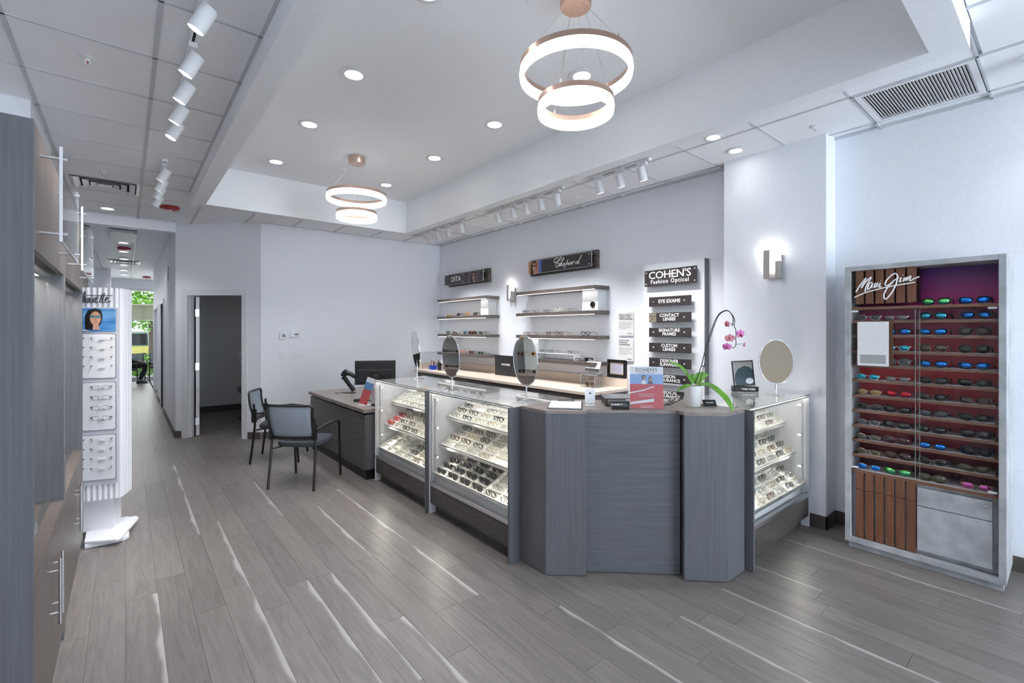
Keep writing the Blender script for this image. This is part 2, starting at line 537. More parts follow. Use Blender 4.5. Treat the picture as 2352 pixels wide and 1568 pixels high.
for z in (0.22, 1.05, 1.86):
    h = MB().box(-0.035, 0.018, -0.006, -0.001, z - 0.055, z + 0.055).cyl((-0.028, -0.006, z - 0.055), (-0.028, -0.006, z + 0.055), 0.007)
    for sx in (-0.012, 0.008):
        for sz in (-0.035, 0, 0.035):
            h.cyl((sx, -0.006, z + sz), (sx, -0.008, z + sz), 0.004, 6)
    h.obj('hinge', M['alum'], leaf)
B(-0.028, -0.022, 0, 0.82, 0.012, 2.10).obj('door_edge_seal', M['black'], leaf)
# small room behind the door
rw = MB().box(0.69, 0.72, 8.75, 11.0, 0, 3.2).box(0.69, 3.2, 10.75, 10.85, 0, 3.2).box(3.1, 3.2, 7.76, 10.8, 0, 3.2)
M['roomwall'] = mat('exam_room_paint', lin(226, 230, 234), 0.6)
struct(rw.obj('wall_exam_room', M['roomwall']))
struct(B(0.72, 3.1, 10.738, 10.75, 0, 0.12).obj('baseboard_exam_room', M['base']))
struct(MB().box(0.6, 3.2, 7.76, 10.85, 3.2, 3.26).obj('ceiling_exam_room', M['ceil']))

# corridor right wall with two door recesses
wc = MB().box(0.57, 0.69, 8.55, 11.25, 0, 3.3).box(0.57, 0.69, 12.15, 13.75, 0, 3.3).box(0.57, 0.69, 15.65, 15.85, 0, 3.3).box(0.57, 0.69, 11.25, 12.15, 2.13, 3.3).box(0.57, 0.69, 13.75, 15.65, 2.13, 3.3).box(0.69, 0.75, 11.1, 12.3, 0, 2.3).box(1.0, 1.06, 13.6, 15.8, 0, 2.3).box(0.69, 1.7, 15.65, 15.8, 0, 3.3).box(1.6, 1.7, 15.8, 19.0, 0, 3.3).box(0.69, 1.06, 13.6, 13.75, 0, 2.3)
struct(wc.obj('wall_corridor', M['wall']))
struct(MB().box(0.558, 0.57, 8.56, 11.2, 0, 0.1).box(0.558, 0.57, 12.2, 13.75, 0, 0.1).box(0.69, 0.9, 15.638, 15.65, 0, 0.1).obj('baseboard_corridor', M['base']))
struct(MB().box(0.55, 0.60, 11.17, 11.25, 0, 2.21).box(0.55, 0.60, 12.15, 12.23, 0, 2.21).box(0.55, 0.60, 11.25, 12.15, 2.13, 2.21).obj('trim_1', M['trim']))
struct(B(LX, 0.57, 8.46, 8.62, SZ + 0.005, 3.2).obj('trim_2', M['wall']))       # header over the corridor mouth
sc = B(-0.022, 0, 0, 0.13, 0, 0.25).obj('wall_speaker', M['white_metal'], loc=(0.57, 9.9, 2.45))
tag(sc, 'small white box on the corridor wall near its ceiling', 'wall box')
# corridor left side further on and glazed end
struct(MB().box(-1.6, LX, 11.08, 11.2, 0, 3.3).box(-1.72, -1.6, 11.08, 19.0, 0, 3.3).obj('wall_waiting', M['wall']))
struct(MB().box(-0.62, -0.3, 16.0, 16.3, 0, 3.2).obj('wall_pillar', M['wall']))
end = MB().box(-1.7, -0.42, 18.85, 19.0, 0, 3.3).box(-0.42, 1.6, 18.85, 19.0, 2.9, 3.3).box(-0.42, 1.6, 18.85, 19.0, -0.01, 0.06)
struct(end.obj('wall_corridor_end', M['wall']))
win = bpy.data.objects.new('window_1', None); COL.objects.link(win); struct(win)
MB().box(-0.42, -0.37, 18.87, 18.95, 0.06, 2.9).box(1.55, 1.6, 18.87, 18.95, 0.06, 2.9).box(-0.37, 1.55, 18.87, 18.95, 2.84, 2.9).box(-0.37, 1.55, 18.87, 18.95, 0.06, 0.12).obj('window_frame', M['alum'], win)
B(-0.37, 1.55, 18.905, 18.913, 0.12, 2.84).obj('pane', M['glass'], win)
struct(B(-1.6, 1.6, 17.82, 17.86, 0, 0.006).obj('trim_3', M['base']))

# shop window behind the camera
wf = MB().box(LX - 0.1, WX + 0.1, -4.6, -4.5, 0, 0.35).box(LX - 0.1, WX + 0.1, -4.6, -4.5, 2.9, 3.3).box(LX - 0.1, 1.65, -4.6, -4.5, 0.35, 2.9).box(4.45, WX + 0.1, -4.6, -4.5, 0.35, 2.9)
struct(wf.obj('wall_front', M['wall']))
win2 = bpy.data.objects.new('window_2', None); COL.objects.link(win2); struct(win2)
fm = MB()
for x in (1.65, 3.02, 4.40):
    fm.box(x, x + 0.05, -4.58, -4.52, 0.35, 2.9)
fm.box(1.7, 4.4, -4.58, -4.52, 0.35, 0.40).box(1.7, 4.4, -4.58, -4.52, 2.85, 2.9)
fm.obj('window_frame', M['alum'], win2)
for x0, x1 in ((1.7, 3.02), (3.07, 4.4)):
    B(x0, x1, -4.553, -4.547, 0.40, 2.85).obj('pane', M['glass'], win2)

# ceiling: slab, tray, tees and tiles
ceil = struct(MB().ring([(-1.8, -4.6), (4.7, -4.6), (4.7, 19.2), (-1.8, 19.2)], [(0.64, 0.41), (3.27, 0.41), (3.27, 6.42), (0.64, 6.42)], 3.2, 3.26).obj('ceiling', M['ceil']))
MB().ring([(0.57, 0.342), (3.33, 0.342), (3.33, 6.48), (0.57, 6.48)], [(0.706, 0.483), (3.21, 0.483), (3.21, 6.35), (0.706, 6.35)], SZ, TZ + 0.02).obj('tray_soffit', M['ceil'], ceil)
B(0.56, 3.35, 0.33, 6.49, TZ, TZ + 0.06).obj('tray_panel', M['ceil'], ceil)
GX = [0.132 + 0.61 * k for k in range(-3, 8)]
GY = [0.36 + 0.61 * k for k in range(-8, 31)]
X0, X1 = 0.57, 3.33
TRAY = (0.57, 3.33, 0.342, 6.48)
def clip_cells(x0, x1, y0, y1):
    """the part of a cell outside the tray and inside the rooms"""
    out = []
    def clampx(a, b, lo, hi):
        a, b = max(a, lo), min(b, hi)
        return (a, b) if b - a > 0.03 else None
    if y1 > 8.46:                                   # corridor
        if y0 < 8.46:
            return clip_cells(x0, x1, y0, 8.46) if y0 < 8.43 else out
        xx = clampx(x0, x1, LX, 0.57)
        if xx and y0 > 8.5:
            out.append((xx[0], xx[1], y0, y1))
        return out
    xx = clampx(x0, x1, LX, WX)
    if not xx:
        return out
    x0, x1 = xx
    if y1 > 7.63 and x0 > 1.5:
        y1 = min(y1, 7.63)
        if y1 - y0 > 0.03:
            out.append((x0, x1, y0, y1))
        return out
    if x1 <= TRAY[0] or x0 >= TRAY[1] or y1 <= TRAY[2] or y0 >= TRAY[3]:
        return [(x0, x1, y0, y1)]
    if y1 > TRAY[3]:
        out.append((x0, x1, TRAY[3], y1)); y1 = TRAY[3]
    if y0 < TRAY[2]:
        out.append((x0, x1, y0, TRAY[2])); y0 = TRAY[2]
    if x0 < TRAY[0]:
        out.append((x0, TRAY[0], y0, y1))
    if x1 > TRAY[1]:
        out.append((TRAY[1], x1, y0, y1))
    return [c for c in out if c[1] - c[0] > 0.03 and c[3] - c[2] > 0.03]
SKIP = [(3.80, 4.40, 0.37, 0.97), (-0.46, 0.12, 6.47, 7.06)]
t_cache = {}
cells = []
for i in range(len(GX) - 1):
    for j in range(len(GY) - 1):
        for c in clip_cells(GX[i], GX[i + 1], GY[j], GY[j + 1]):
            cx, cy = (c[0] + c[1]) / 2, (c[2] + c[3]) / 2
            if any(s[0] < cx < s[1] and s[2] < cy < s[3] for s in SKIP) or cy > 18.8 or cy < -4.5:
                continue
            if cy > 7.63 and cx + cy > 9.5:
                continue
            cells.append(c)
for c in cells:
    g = 0.006 if c[2] < 8.46 else 0.0015
    w, l = round(c[1] - c[0], 3), round(c[3] - c[2], 3)
    if (w, l, g) not in t_cache:
        t_cache[(w, l, g)] = MB().box(-w / 2 + g, w / 2 - g, -l / 2 + g, l / 2 - g, 0.0, 0.016).mesh('ceiling_tile')
        t_cache[(w, l, g)].materials.append(M['tile'])
    o = bpy.data.objects.new('ceiling_tile', t_cache[(w, l, g)]); COL.objects.link(o); o.parent = ceil
    o.location = ((c[0] + c[1]) / 2, (c[2] + c[3]) / 2, GZ + 0.003)
def tee(x0, x1, y0, y1):
    B(x0, x1, y0, y1, GZ - 0.002, GZ + 0.02).obj('ceiling_tee', M['tee'], ceil)
h = 0.011
for gx in GX:
    if LX < gx < 0.57:
        tee(gx - h, gx + h, -4.5, 8.46); tee(gx - h, gx + h, 8.62, 18.85)
    elif 0.57 < gx < 3.33:
        tee(gx - h, gx + h, -4.5, 0.342); tee(gx - h, gx + h, 6.48, 7.63 if gx > 1.5 else 7.63 + (1.53 - gx) * 0.958)
    elif 3.33 < gx < WX:
        tee(gx - h, gx + h, -4.5, 7.63)
hc = 0.006
for gy in GY:
    if gy < -4.5:
        continue
    if gy < 7.63:
        if gy < 0.342 or gy > 6.48:
            tee(LX, WX, gy - hc, gy + hc)
        else:
            tee(LX, 0.57, gy - hc, gy + hc); tee(3.33, WX, gy - hc, gy + hc)
    elif gy < 8.4:
        tee(LX, 0.57, gy - hc, gy + hc)
# wall angles
tee(0.552, 0.57, 0.342, 6.48); tee(3.33, 3.352, 0.342, 6.48); tee(WX - 0.02, WX, -4.5, 7.63)
tee(1.53, WX, 7.61, 7.63)
# ------------------------------------------------------------------ ceiling fixtures
def downlight(x, y, z, label, r=0.075, power=38, group=None):
    t = thing('downlight', label, 'ceiling light', (x, y, z), 0, group)
    MB().lathe([(r * 0.86, 0), (r * 1.25, -0.002), (r * 1.3, -0.006), (r * 1.2, -0.010), (r * 0.86, -0.008), (r * 0.84, -0.001)], 28).obj('trim_ring', M['white_metal'], t, smooth=True)
    MB().lathe([(r * 0.84, -0.001), (r * 0.84, -0.004)], 28).obj('lamp_lens', M['lamp'], t)
    l = light('downlight_beam', 'SPOT', (0, 0, -0.02), power, (0.98, 0.985, 1.0), (0, 0, -1), spot_size=math.radians(115), spot_blend=0.7, shadow_soft_size=0.06)
    l.parent = t
    return t

side = {1.306: 'left', 2.625: 'right'}
pos = {3.42: 'nearest', 4.51: 'middle', 5.75: 'farthest'}
for x in (1.306, 2.625):
    for y in (3.42, 4.51, 5.75):
        if x == 1.306:
            lab = 'round recessed downlight in the raised ceiling, %s of the %s row of three' % (pos[y], side[x])
        else:
            lab = 'round recessed downlight, right row of the raised ceiling, %s' % {3.42: 'second nearest', 4.51: 'third nearest', 5.75: 'farthest'}[y]
        downlight(x, y, TZ, lab, group='recessed downlights in the raised ceiling')
downlight(2.625, 2.35, TZ, 'recessed downlight seen through the near ring pendant', group='recessed downlights in the raised ceiling')
downlight(1.306, 2.32, TZ, 'recessed downlight above the frame, left row, nearest the camera', group='recessed downlights in the raised ceiling')
downlight(4.127, 1.90, GZ, 'small recessed downlight over the wall sconce column', r=0.06, power=1.2)
downlight(3.70, 1.885, GZ, 'half hidden recessed downlight beside the raised ceiling edge', r=0.06, power=3)
downlight(1.75, 9.3, 3.2, 'unseen downlight added to brighten the room behind the open door', r=0.07, power=7)  # added out of view to lift the dark room; no lamp known there
downlight(-0.183, 8.0, GZ, 'recessed downlight just before the corridor mouth', r=0.075, power=34)
ordn = ['first', 'second', 'third', 'fourth', 'fifth', 'sixth']
for i, y in enumerate((10.95, 12.17, 13.43, 14.68, 15.96, 17.2)):
    downlight(-0.035, y, GZ, 'recessed downlight in the corridor ceiling, %s from the front' % ordn[i], r=0.075, power=22, group='corridor downlights')

# ring pendants
def pendant(y, label):
    t = thing('ring_pendant', label, 'pendant light', (1.958, y, TZ), 0, 'double ring pendants')
    cp = MB().lathe([(0.088, 0), (0.088, -0.075), (0.084, -0.08)], 28).obj('canopy', M['copper'], t, smooth=True)
    rings = ((0.305, -0.40, 0.0), (0.203, -0.60, 0.0))
    for k, (R, z, _) in enumerate(rings):
        n = 56
        w = 0.009
        a = MB().lathe([(R - w, 0), (R + w, 0), (R + w + 0.001, -0.03), (R - w, -0.03), (R - w, 0)], n)
        a.f = a.f[:-2]
        rg = a.obj('ring_channel', M['copper'], t, smooth=True, loc=(0, 0, z))
        b = MB().lathe([(R - w + 0.001, -0.03), (R + w, -0.03), (R + w + 0.004, -0.055), (R + w, -0.086), (R, -0.091), (R - w, -0.086), (R - w, -0.03)], n)
        b.f = b.f[:-2]
        b.obj('led_ring', M['led'], rg, smooth=True)
        for q in range(3):
            ang = 2 * PI * q / 3 + 0.5 + k * 0.9
            rr = 0.05
            x0, y0, x1, y1 = rr * math.cos(ang), rr * math.sin(ang), R * math.cos(ang), R * math.sin(ang)
            MB().cyl((x0, y0, -0.078), (x1, y1, z), 0.0011, 5).cyl((x1, y1, z), (x1, y1, z + 0.022), 0.004, 8).obj('wire', M['nickel'], t)
    return t
pendant(1.80, 'large near pendant of two glowing rings with a copper rim')
pendant(5.04, 'smaller looking far pendant of two glowing rings over the raised ceiling end')

# track lights
def track(x, y0, y1, label):
    t = thing('light_track', label, 'light track', (x, 0, GZ), 0, 'ceiling light tracks')
    MB().box(-0.017, 0.017, y0, y1, -0.02, 0).obj('rail', M['white_metal'], t)
    MB().box(-0.006, 0.006, y0 + 0.01, y1 - 0.01, -0.0205, -0.0195).obj('slot', M['dark_gap'], t)
    MB().box(-0.022, 0.022, y0 - 0.02, y0, -0.024, 0).obj('end_cap', M['white_metal'], t)
    MB().box(-0.022, 0.022, y1, y1 + 0.02, -0.024, 0).obj('end_cap', M['white_metal'], t)
def head(x, y, d, label, power, group, cone=70):
    d = Vector(d).normalized()
    t = thing('track_spotlight', label, 'track light', (x, y, GZ - 0.02), 0, group)
    MB().box(-0.02, 0.02, -0.05, 0.05, -0.028, 0.0).obj('adapter', M['white_metal'], t, bev=0.003)
    MB().cyl((0, 0, -0.028), (0, 0, -0.066), 0.008, 8).obj('stem', M['white_metal'], t, smooth=True)
    c = Vector((0, 0, -0.10))
    a, b = c - d * 0.055, c + d * 0.07
    q = d.to_track_quat('Z', 'Y').to_matrix().to_4x4()
    hd = MB().lathe([(0.034, 0.0), (0.0375, 0.005), (0.0375, 0.125), (0.034, 0.125), (0.032, 0.112), (0.001, 0.112)], 22, Matrix.Translation(a) @ q).obj('lamp_body', M['white_metal'], t, smooth=True)
    MB().lathe([(0.031, 0.1125), (0.031, 0.1155)], 20, Matrix.Translation(a) @ q).obj('lamp_lens', M['lamp_soft'], hd)
    l = light('track_beam', 'SPOT', tuple(b + d * 0.01), power, (0.98, 0.985, 1.0), d, spot_size=math.radians(cone), spot_blend=0.9, shadow_soft_size=0.035)
    l.parent = t
    return t
track(0.28, 1.6, 4.42, 'white ceiling track, near one over the left aisle')
for i, y in enumerate((2.60, 3.09, 3.48, 3.86, 4.19)):
    head(0.28, y, (-0.42, 0.18 if i < 4 else 0.0, -0.85), 'white spotlight on the near left track, %s from the camera' % ordn[i], 40, 'spotlights on the near left track')
track(0.28, 5.375, 6.75, 'white ceiling track, far one over the left aisle')
for i, y in enumerate((5.46, 5.86, 6.2, 6.6)):
    head(0.28, y, (-0.42, 0.2, -0.85), 'white spotlight on the far left track, %s from the camera' % ordn[i], 46, 'spotlights on the far left track')
for tn, y0, y1, ys in (('near', 2.50, 3.2, (2.57, 2.82, 3.08)), ('middle', 3.60, 4.97, (3.68, 3.94, 4.19, 4.44, 4.74)), ('far', 5.5, 7.0, (5.60, 5.96, 6.25, 6.47, 6.69))):
    track(3.70, y0, y1, 'white ceiling track along the shelf wall, %s one of three' % tn)
    for i, y in enumerate(ys):
        head(3.70, y, (0.30, 0.05 if tn != 'near' else -0.05, -0.93), 'white spotlight on the %s track by the shelf wall, %s from the camera' % (tn, ordn[i]), 33, 'spotlights on the shelf wall tracks')
# spotlights half in frame at the top right corner
track(4.0, -1.4, 0.18, 'white ceiling track cut off by the right frame edge')
for i, y in enumerate((0.10, -0.03, -0.20)):
    head(4.0, y, (0.6, 0.1, -0.8), 'white spotlight at the right frame edge, %s one from the vent' % ordn[i], 1.0, 'spotlights by the right frame edge')

# sprinklers, alarms, vents
M['red'] = mat('alarm_red', lin(150, 22, 28), 0.35)
def sprinkler(x, y, z, label):
    t = thing('sprinkler', label, 'sprinkler', (x, y, z), 0, 'fire sprinklers')
    MB().lathe([(0.038, 0), (0.034, -0.004), (0.015, -0.009), (0.012, -0.009)], 18).obj('escutcheon', M['white_metal'], t, smooth=True)
    MB().lathe([(0.010, -0.009), (0.008, -0.02), (0.004, -0.022)], 10).tube([(-0.009, 0, -0.012), (-0.011, 0, -0.03), (0, 0, -0.044)], 0.002, 5).tube([(0.009, 0, -0.012), (0.011, 0, -0.03), (0, 0, -0.044)], 0.002, 5).obj('head', M['white_metal'], t)
    MB().cyl((0, 0, -0.02), (0, 0, -0.042), 0.0028, 6).obj('glass_bulb', M['red'], t)
    MB().lathe([(0.014, -0.045), (0.014, -0.047)], 12).obj('deflector', M['white_metal'], t)
sprinkler(-0.17, 3.65, GZ, 'white fire sprinkler in the left ceiling nearest the camera')
sprinkler(-0.18, 6.19, GZ, 'white fire sprinkler in front of the left ceiling vent')
sprinkler(4.116, 1.285, GZ, 'fire sprinkler with a red bulb by the right vent')
sprinkler(4.12, 3.76, GZ, 'fire sprinkler between the near and middle shelf wall tracks')
sprinkler(4.11, 6.22, GZ, 'fire sprinkler behind the far shelf wall track')
sprinkler(1.98, 5.50, TZ, 'fire sprinkler beside the far pendant canopy')
sprinkler(1.75, 1.98, TZ, 'fire sprinkler at the top frame edge in the raised ceiling')
def alarm(x, y, label):
    t = thing('fire_alarm', label, 'fire alarm', (x, y, GZ), 0, 'red ceiling fire alarms')
    MB().lathe([(0.105, 0), (0.105, -0.02), (0.095, -0.035), (0.06, -0.045), (0.02, -0.046)], 28).obj('housing', M['red'], t, smooth=True)
    MB().lathe([(0.03, -0.044), (0.026, -0.06), (0.012, -0.066)], 14).obj('strobe', mat('strobe_lens', lin(225, 215, 210), 0.2), t, smooth=True)
    text('lettering', 'FIRE', 0.032, M['sign_white'], t, frame((0, -0.07, -0.0455), (1, 0, 0), (0, 1, 0)) @ Matrix.Rotation(PI, 4, 'X'))
alarm(0.434, 7.40, 'red round fire alarm marked FIRE on the main ceiling')
alarm(-0.026, 11.65, 'red round fire alarm in the middle of the corridor ceiling')
alarm(0.48, 17.6, 'red round fire alarm at the far end of the corridor')

def diffuser(x0, x1, y0, y1, label):
    t = thing('air_diffuser', label, 'air vent', ((x0 + x1) / 2, (y0 + y1) / 2, GZ), 0)
    hx, hy = (x1 - x0) / 2, (y1 - y0) / 2
    def sq(k):
        return [(-hx * k, -hy * k), (hx * k, -hy * k), (hx * k, hy * k), (-hx * k, hy * k)]
    MB().ring(sq(1.0), sq(0.9), 0.0, 0.018).obj('face_frame', M['white_metal'], t)
    B(-hx * 0.9, hx * 0.9, -hy * 0.9, hy * 0.9, 0.012, 0.02).obj('throat', M['dark_gap'], t)
    for k in (0.86, 0.62, 0.40):
        a, b = sq(k), sq(k - 0.17)
        mb = MB()
        v = [(p[0], p[1], -0.008) for p in a] + [(p[0], p[1], 0.011) for p in b]
        f = [(i, (i + 1) % 4, 4 + (i + 1) % 4, 4 + i) for i in range(4)]
        mb.add(v, f)
        o = mb.obj('louver', M['white_metal'], t)
        sm = o.modifiers.new('thickness', 'SOLIDIFY'); sm.thickness = 0.002
    B(-hx * 0.2, hx * 0.2, -hy * 0.2, hy * 0.2, -0.006, -0.003).obj('centre_plate', M['white_metal'], t)
diffuser(-0.467, 0.121, 6.472, 7.058, 'square white louvred air vent in the left ceiling')
diffuser(-0.32, 0.26, 13.8, 14.4, 'square air vent in the corridor ceiling')

t = thing('return_grille', 'white slatted return air grille beside the right hand soffit', 'air vent', (4.097, 0.665, GZ))
MB().ring([(-0.292, -0.293), (0.292, -0.293), (0.292, 0.293), (-0.292, 0.293)], [(-0.262, -0.263), (0.262, -0.263), (0.262, 0.263), (-0.262, 0.263)], -0.006, 0.018).obj('face_frame', M['white_metal'], t)
B(-0.262, 0.262, -0.263, 0.263, 0.014, 0.02).obj('throat', M['dark_gap'], t)
sl = None
for i in range(32):
    y = -0.255 + i * 0.0165
    if sl is None:
        mm = Matrix.Rotation(math.radians(38), 4, 'X')
        sl = MB().box(-0.262, 0.262, -0.0075, 0.0075, -0.0012, 0.0012, mm).obj('slat', M['white_metal'], t, loc=(0, y, 0.003))
    else:
        inst(sl, 'slat', t, (0, y, 0.003))
t = thing('access_panel', 'grey framed rectangular panel on the corridor ceiling behind the header', 'ceiling panel', (-0.03, 10.05, GZ - 0.003))
B(-0.17, 0.17, -0.5, 0.5, -0.045, 0.0).obj('body', mat('panel_grey', lin(200, 201, 203), 0.5), t, bev=0.004)
for sx in (-0.15, 0.15):
    MB().cyl((sx, -0.48, -0.046), (sx, -0.48, -0.05), 0.012, 8).obj('screw', M['dark_gap'], t)

# wall sconces: nickel bracket, lit glass blade
def sconce(x, y, z, label):
    t = thing('wall_sconce', label, 'wall lamp', (x, y, z), 0, 'wall sconces')
    B(-0.02, 0, -0.085, 0.03, -0.115, 0.085).obj('back_plate', M['nickel'], t, bev=0.002)
    B(-0.075, -0.02, -0.085, -0.05, -0.115, 0.03).obj('bracket', M['nickel'], t, bev=0.002)
    B(-0.066, -0.02, -0.05, -0.005, -0.06, 0.085).obj('lamp_glass', M['lamp_soft'], t)
    B(-0.07, -0.062, -0.005, 0.045, -0.115, 0.13).obj('front_blade', M['nickel'], t)
    B(-0.06, -0.054, 0.0, 0.05, -0.118, 0.133).obj('glass_blade', M['acrylic_edge'], t)
    l = light('sconce_glow', 'POINT', (-0.05, 0.02, 0.12), 0.7, (1, 0.97, 0.92), shadow_soft_size=0.03)
    l.parent = t
sconce(4.335, 1.68, 2.16, 'nickel wall sconce glowing on the column')
sconce(WX, 5.50, 2.16, 'nickel wall sconce between the two shelf units')
# ------------------------------------------------------------------ eyewear library
def eyewear(w=0.052, hgt=0.038, gap=0.016, e=2.6, rim=0.0022, wrap=0.0, tilt=0.0, temple=0.0026, folded=False, rimless=False, n=16):
    """meshes: front, two lenses, two temples; front looks along -y, rests on z = 0"""
    cx = gap / 2 + w / 2
    def lens_pts(sx, k=1.0):
        out = []
        for i in range(n):
            a = 2 * PI * i / n
            c, s = math.cos(a), math.sin(a)
            x = cx + k * w / 2 * math.copysign(abs(c) ** (2 / e), c)
            z = hgt / 2 + rim + k * hgt / 2 * math.copysign(abs(s) ** (2 / e), s)
            if s < 0:
                x = cx + (x - cx) * 0.93
            z += tilt * (x - cx)
            out.append(Vector((sx * x, wrap * x * x, z)))
        return out
    front = MB()
    for sx in (-1, 1):
        if not rimless:
            front.tube(lens_pts(sx), rim, 5, closed=True)
    zb = hgt * 0.68 + rim
    front.tube([(-gap / 2 - 0.001, 0, zb - 0.002), (-gap / 4, -0.002, zb + 0.002), (gap / 4, -0.002, zb + 0.002), (gap / 2 + 0.001, 0, zb - 0.002)], max(rim * 0.9, 0.0012), 5)
    xe = cx + w / 2
    ye = wrap * xe * xe
    zt = hgt * 0.74 + rim + tilt * w / 2
    for sx in (-1, 1):
        front.tube([(sx * (xe - 0.001), ye, zt), (sx * (xe + 0.004), ye + 0.004, zt)], max(rim, 0.0015), 5)
    ms = {'front': front.mesh('frame_front')}
    for sx, nm in ((-1, 'lens_a'), (1, 'lens_b')):
        lp = lens_pts(sx, 0.985)
        k = len(lp)
        mb = MB()
        c0 = sum(lp, Vector()) / k
        v = [p + Vector((0, -0.0006, 0)) for p in lp] + [p + Vector((0, 0.0006, 0)) for p in lp] + [c0 + Vector((0, -0.0016, 0)), c0 + Vector((0, -0.0004, 0))]
        f = []
        for i in range(k):
            j = (i + 1) % k
            f += [(i, j, 2 * k), (k + j, k + i, 2 * k + 1), (i, k + i, k + j, j)]
        mb.add(v, f)
        ms[nm] = mb.mesh('lens')
        ms[nm].polygons.foreach_set('use_smooth', [True] * len(ms[nm].polygons))
    for sx, nm in ((-1, 'temple_a'), (1, 'temple_b')):
        x0 = sx * (xe + 0.004)
        y0 = ye + 0.004
        mb = MB()
        if folded:
            o = 0.006 if sx > 0 else 0.011
            mb.tube([(x0, y0, zt), (x0 * 0.9, y0 + o, zt), (-x0 * 0.55, y0 + o + 0.002, zt), (-x0 * 0.85, y0 + o + 0.002, zt - 0.022)], temple, 5)
        else:
            mb.tube([(x0, y0, zt), (x0, y0 + 0.085, zt), (x0 * 0.97, y0 + 0.112, zt - 0.012), (x0 * 0.95, y0 + 0.135, zt - 0.03 if zt > 0.035 else 0.003)], temple, 5)
        ms[nm] = mb.mesh('temple')
    for me in ms.values():
        me.materials.append(None)
    return ms

EY = {
    'square_o': eyewear(), 'square_f': eyewear(folded=True),
    'round_o': eyewear(0.046, 0.042, 0.02, 2.0), 'round_f': eyewear(0.046, 0.042, 0.02, 2.0, folded=True),
    'cat_o': eyewear(0.053, 0.042, 0.017, 2.3, 0.0028, tilt=0.12), 'cat_f': eyewear(0.053, 0.042, 0.017, 2.3, 0.0028, tilt=0.12, folded=True),
    'wire_o': eyewear(0.050, 0.036, 0.018, 2.4, 0.0012, temple=0.0014), 'wire_f': eyewear(0.050, 0.036, 0.018, 2.4, 0.0012, temple=0.0014, folded=True),
    'sun_o': eyewear(0.060, 0.044, 0.014, 2.6, 0.0030, wrap=1.2, temple=0.0036), 'sun_f': eyewear(0.058, 0.044, 0.014, 2.6, 0.0034, wrap=0.8, temple=0.004, folded=True),
    'wrap_o': eyewear(0.063, 0.038, 0.014, 2.5, 0.0024, wrap=2.6, tilt=0.06, temple=0.0032),
    'oval_o': eyewear(0.056, 0.036, 0.018, 2.1, 0.0015, wrap=1.6, temple=0.0018),
    'rimless_o': eyewear(0.050, 0.030, 0.018, 3.0, 0.0009, temple=0.0011, rimless=True),
}
def fmat(name, c, rough=0.25, metal=0.0):
    return mat('frame_' + name, c, rough, metal)
FM = {
    'black': fmat('black', lin(18, 17, 18)), 'brown': fmat('brown', lin(70, 44, 30)), 'tortoise': noise_color(fmat('tortoise', lin(90, 55, 30)), lin(35, 20, 14), lin(130, 80, 40), nscale=90),
    'gold': fmat('gold', (0.72, 0.55, 0.30, 1), 0.25, 1.0), 'silver': fmat('silver', (0.7, 0.7, 0.72, 1), 0.22, 1.0), 'red': fmat('red', lin(190, 24, 34)),
    'navy': fmat('navy', lin(28, 34, 74)), 'clear': fmat('clear', lin(214, 206, 200), 0.15), 'pink': fmat('pink', lin(214, 150, 140), 0.2), 'green': fmat('green', lin(40, 110, 50)),
    'amber': fmat('amber', lin(214, 150, 70), 0.2), 'grey': fmat('grey', lin(110, 110, 114)), 'olive': fmat('olive', lin(84, 80, 52)), 'crystal_blue': fmat('crystal_blue', lin(120, 160, 190), 0.2), 'wine': fmat('wine', lin(96, 26, 44)),
}
def mirror_lens(name, c1, c2):
    m = mat('lens_' + name, c1, 0.06, 0.9)
    p = m.node_tree.nodes['Principled BSDF']
    lw = N(m, 'ShaderNodeTexCoord'); sp = N(m, 'ShaderNodeSeparateXYZ'); rp = N(m, 'ShaderNodeValToRGB')
    L(m, lw.outputs['Generated'], sp.inputs[0]); L(m, sp.outputs[2], rp.inputs[0])
    rp.color_ramp.elements[0].color = c2; rp.color_ramp.elements[1].color = c1
    L(m, rp.outputs[0], p.inputs['Base Color'])
    return m
LM = {
    'clear': M['glass'],
    'dark': mat('lens_dark', lin(14, 15, 17), 0.05, 0.0, 0.8), 'grey': mat('lens_grey', lin(62, 64, 68), 0.05, 0.0, 0.8), 'brown': mat('lens_brown', lin(58, 40, 30), 0.05, 0.0, 0.8),
    'olive': mat('lens_olive', lin(72, 70, 58), 0.05, 0.0, 0.8), 'smoke': mat('lens_smoke', lin(120, 118, 118), 0.05, 0.0, 0.8), 'amber': mat('lens_amber', lin(150, 120, 70), 0.05, 0.0, 0.8),
    'plum': mat('lens_plum', lin(66, 44, 50), 0.05, 0.0, 0.8),
    'blue': mirror_lens('blue', (0.03, 0.30, 0.95, 1), (0.02, 0.16, 0.55, 1)), 'green': mirror_lens('green', (0.25, 0.85, 0.15, 1), (0.02, 0.4, 0.35, 1)),
    'red': mirror_lens('red', (0.8, 0.03, 0.05, 1), (0.4, 0.01, 0.02, 1)), 'pink': mirror_lens('pink', (0.8, 0.15, 0.55, 1), (0.3, 0.1, 0.3, 1)), 'teal': mirror_lens('teal', (0.05, 0.55, 0.75, 1), (0.03, 0.3, 0.45, 1)),
}
def glasses(style, fcol, lens, loc, rot, label, group, cat='eyeglasses', name='eyeglasses', sc=1.0):
    ms = EY[style]
    t = thing(name, label, cat, loc, group=group, rot=rot if isinstance(rot, tuple) else None, rotz=0 if isinstance(rot, tuple) else rot)
    if not isinstance(rot, tuple):
        t.rotation_euler = (0, 0, rot)
    t.scale = (sc, sc, sc)
    from_mesh('frame_front', ms['front'], FM[fcol], t)
    for k in ('lens_a', 'lens_b'):
        from_mesh('lens', ms[k], LM[lens], t)
    for k in ('temple_a', 'temple_b'):
        from_mesh('temple', ms[k], FM[fcol], t)
    return t
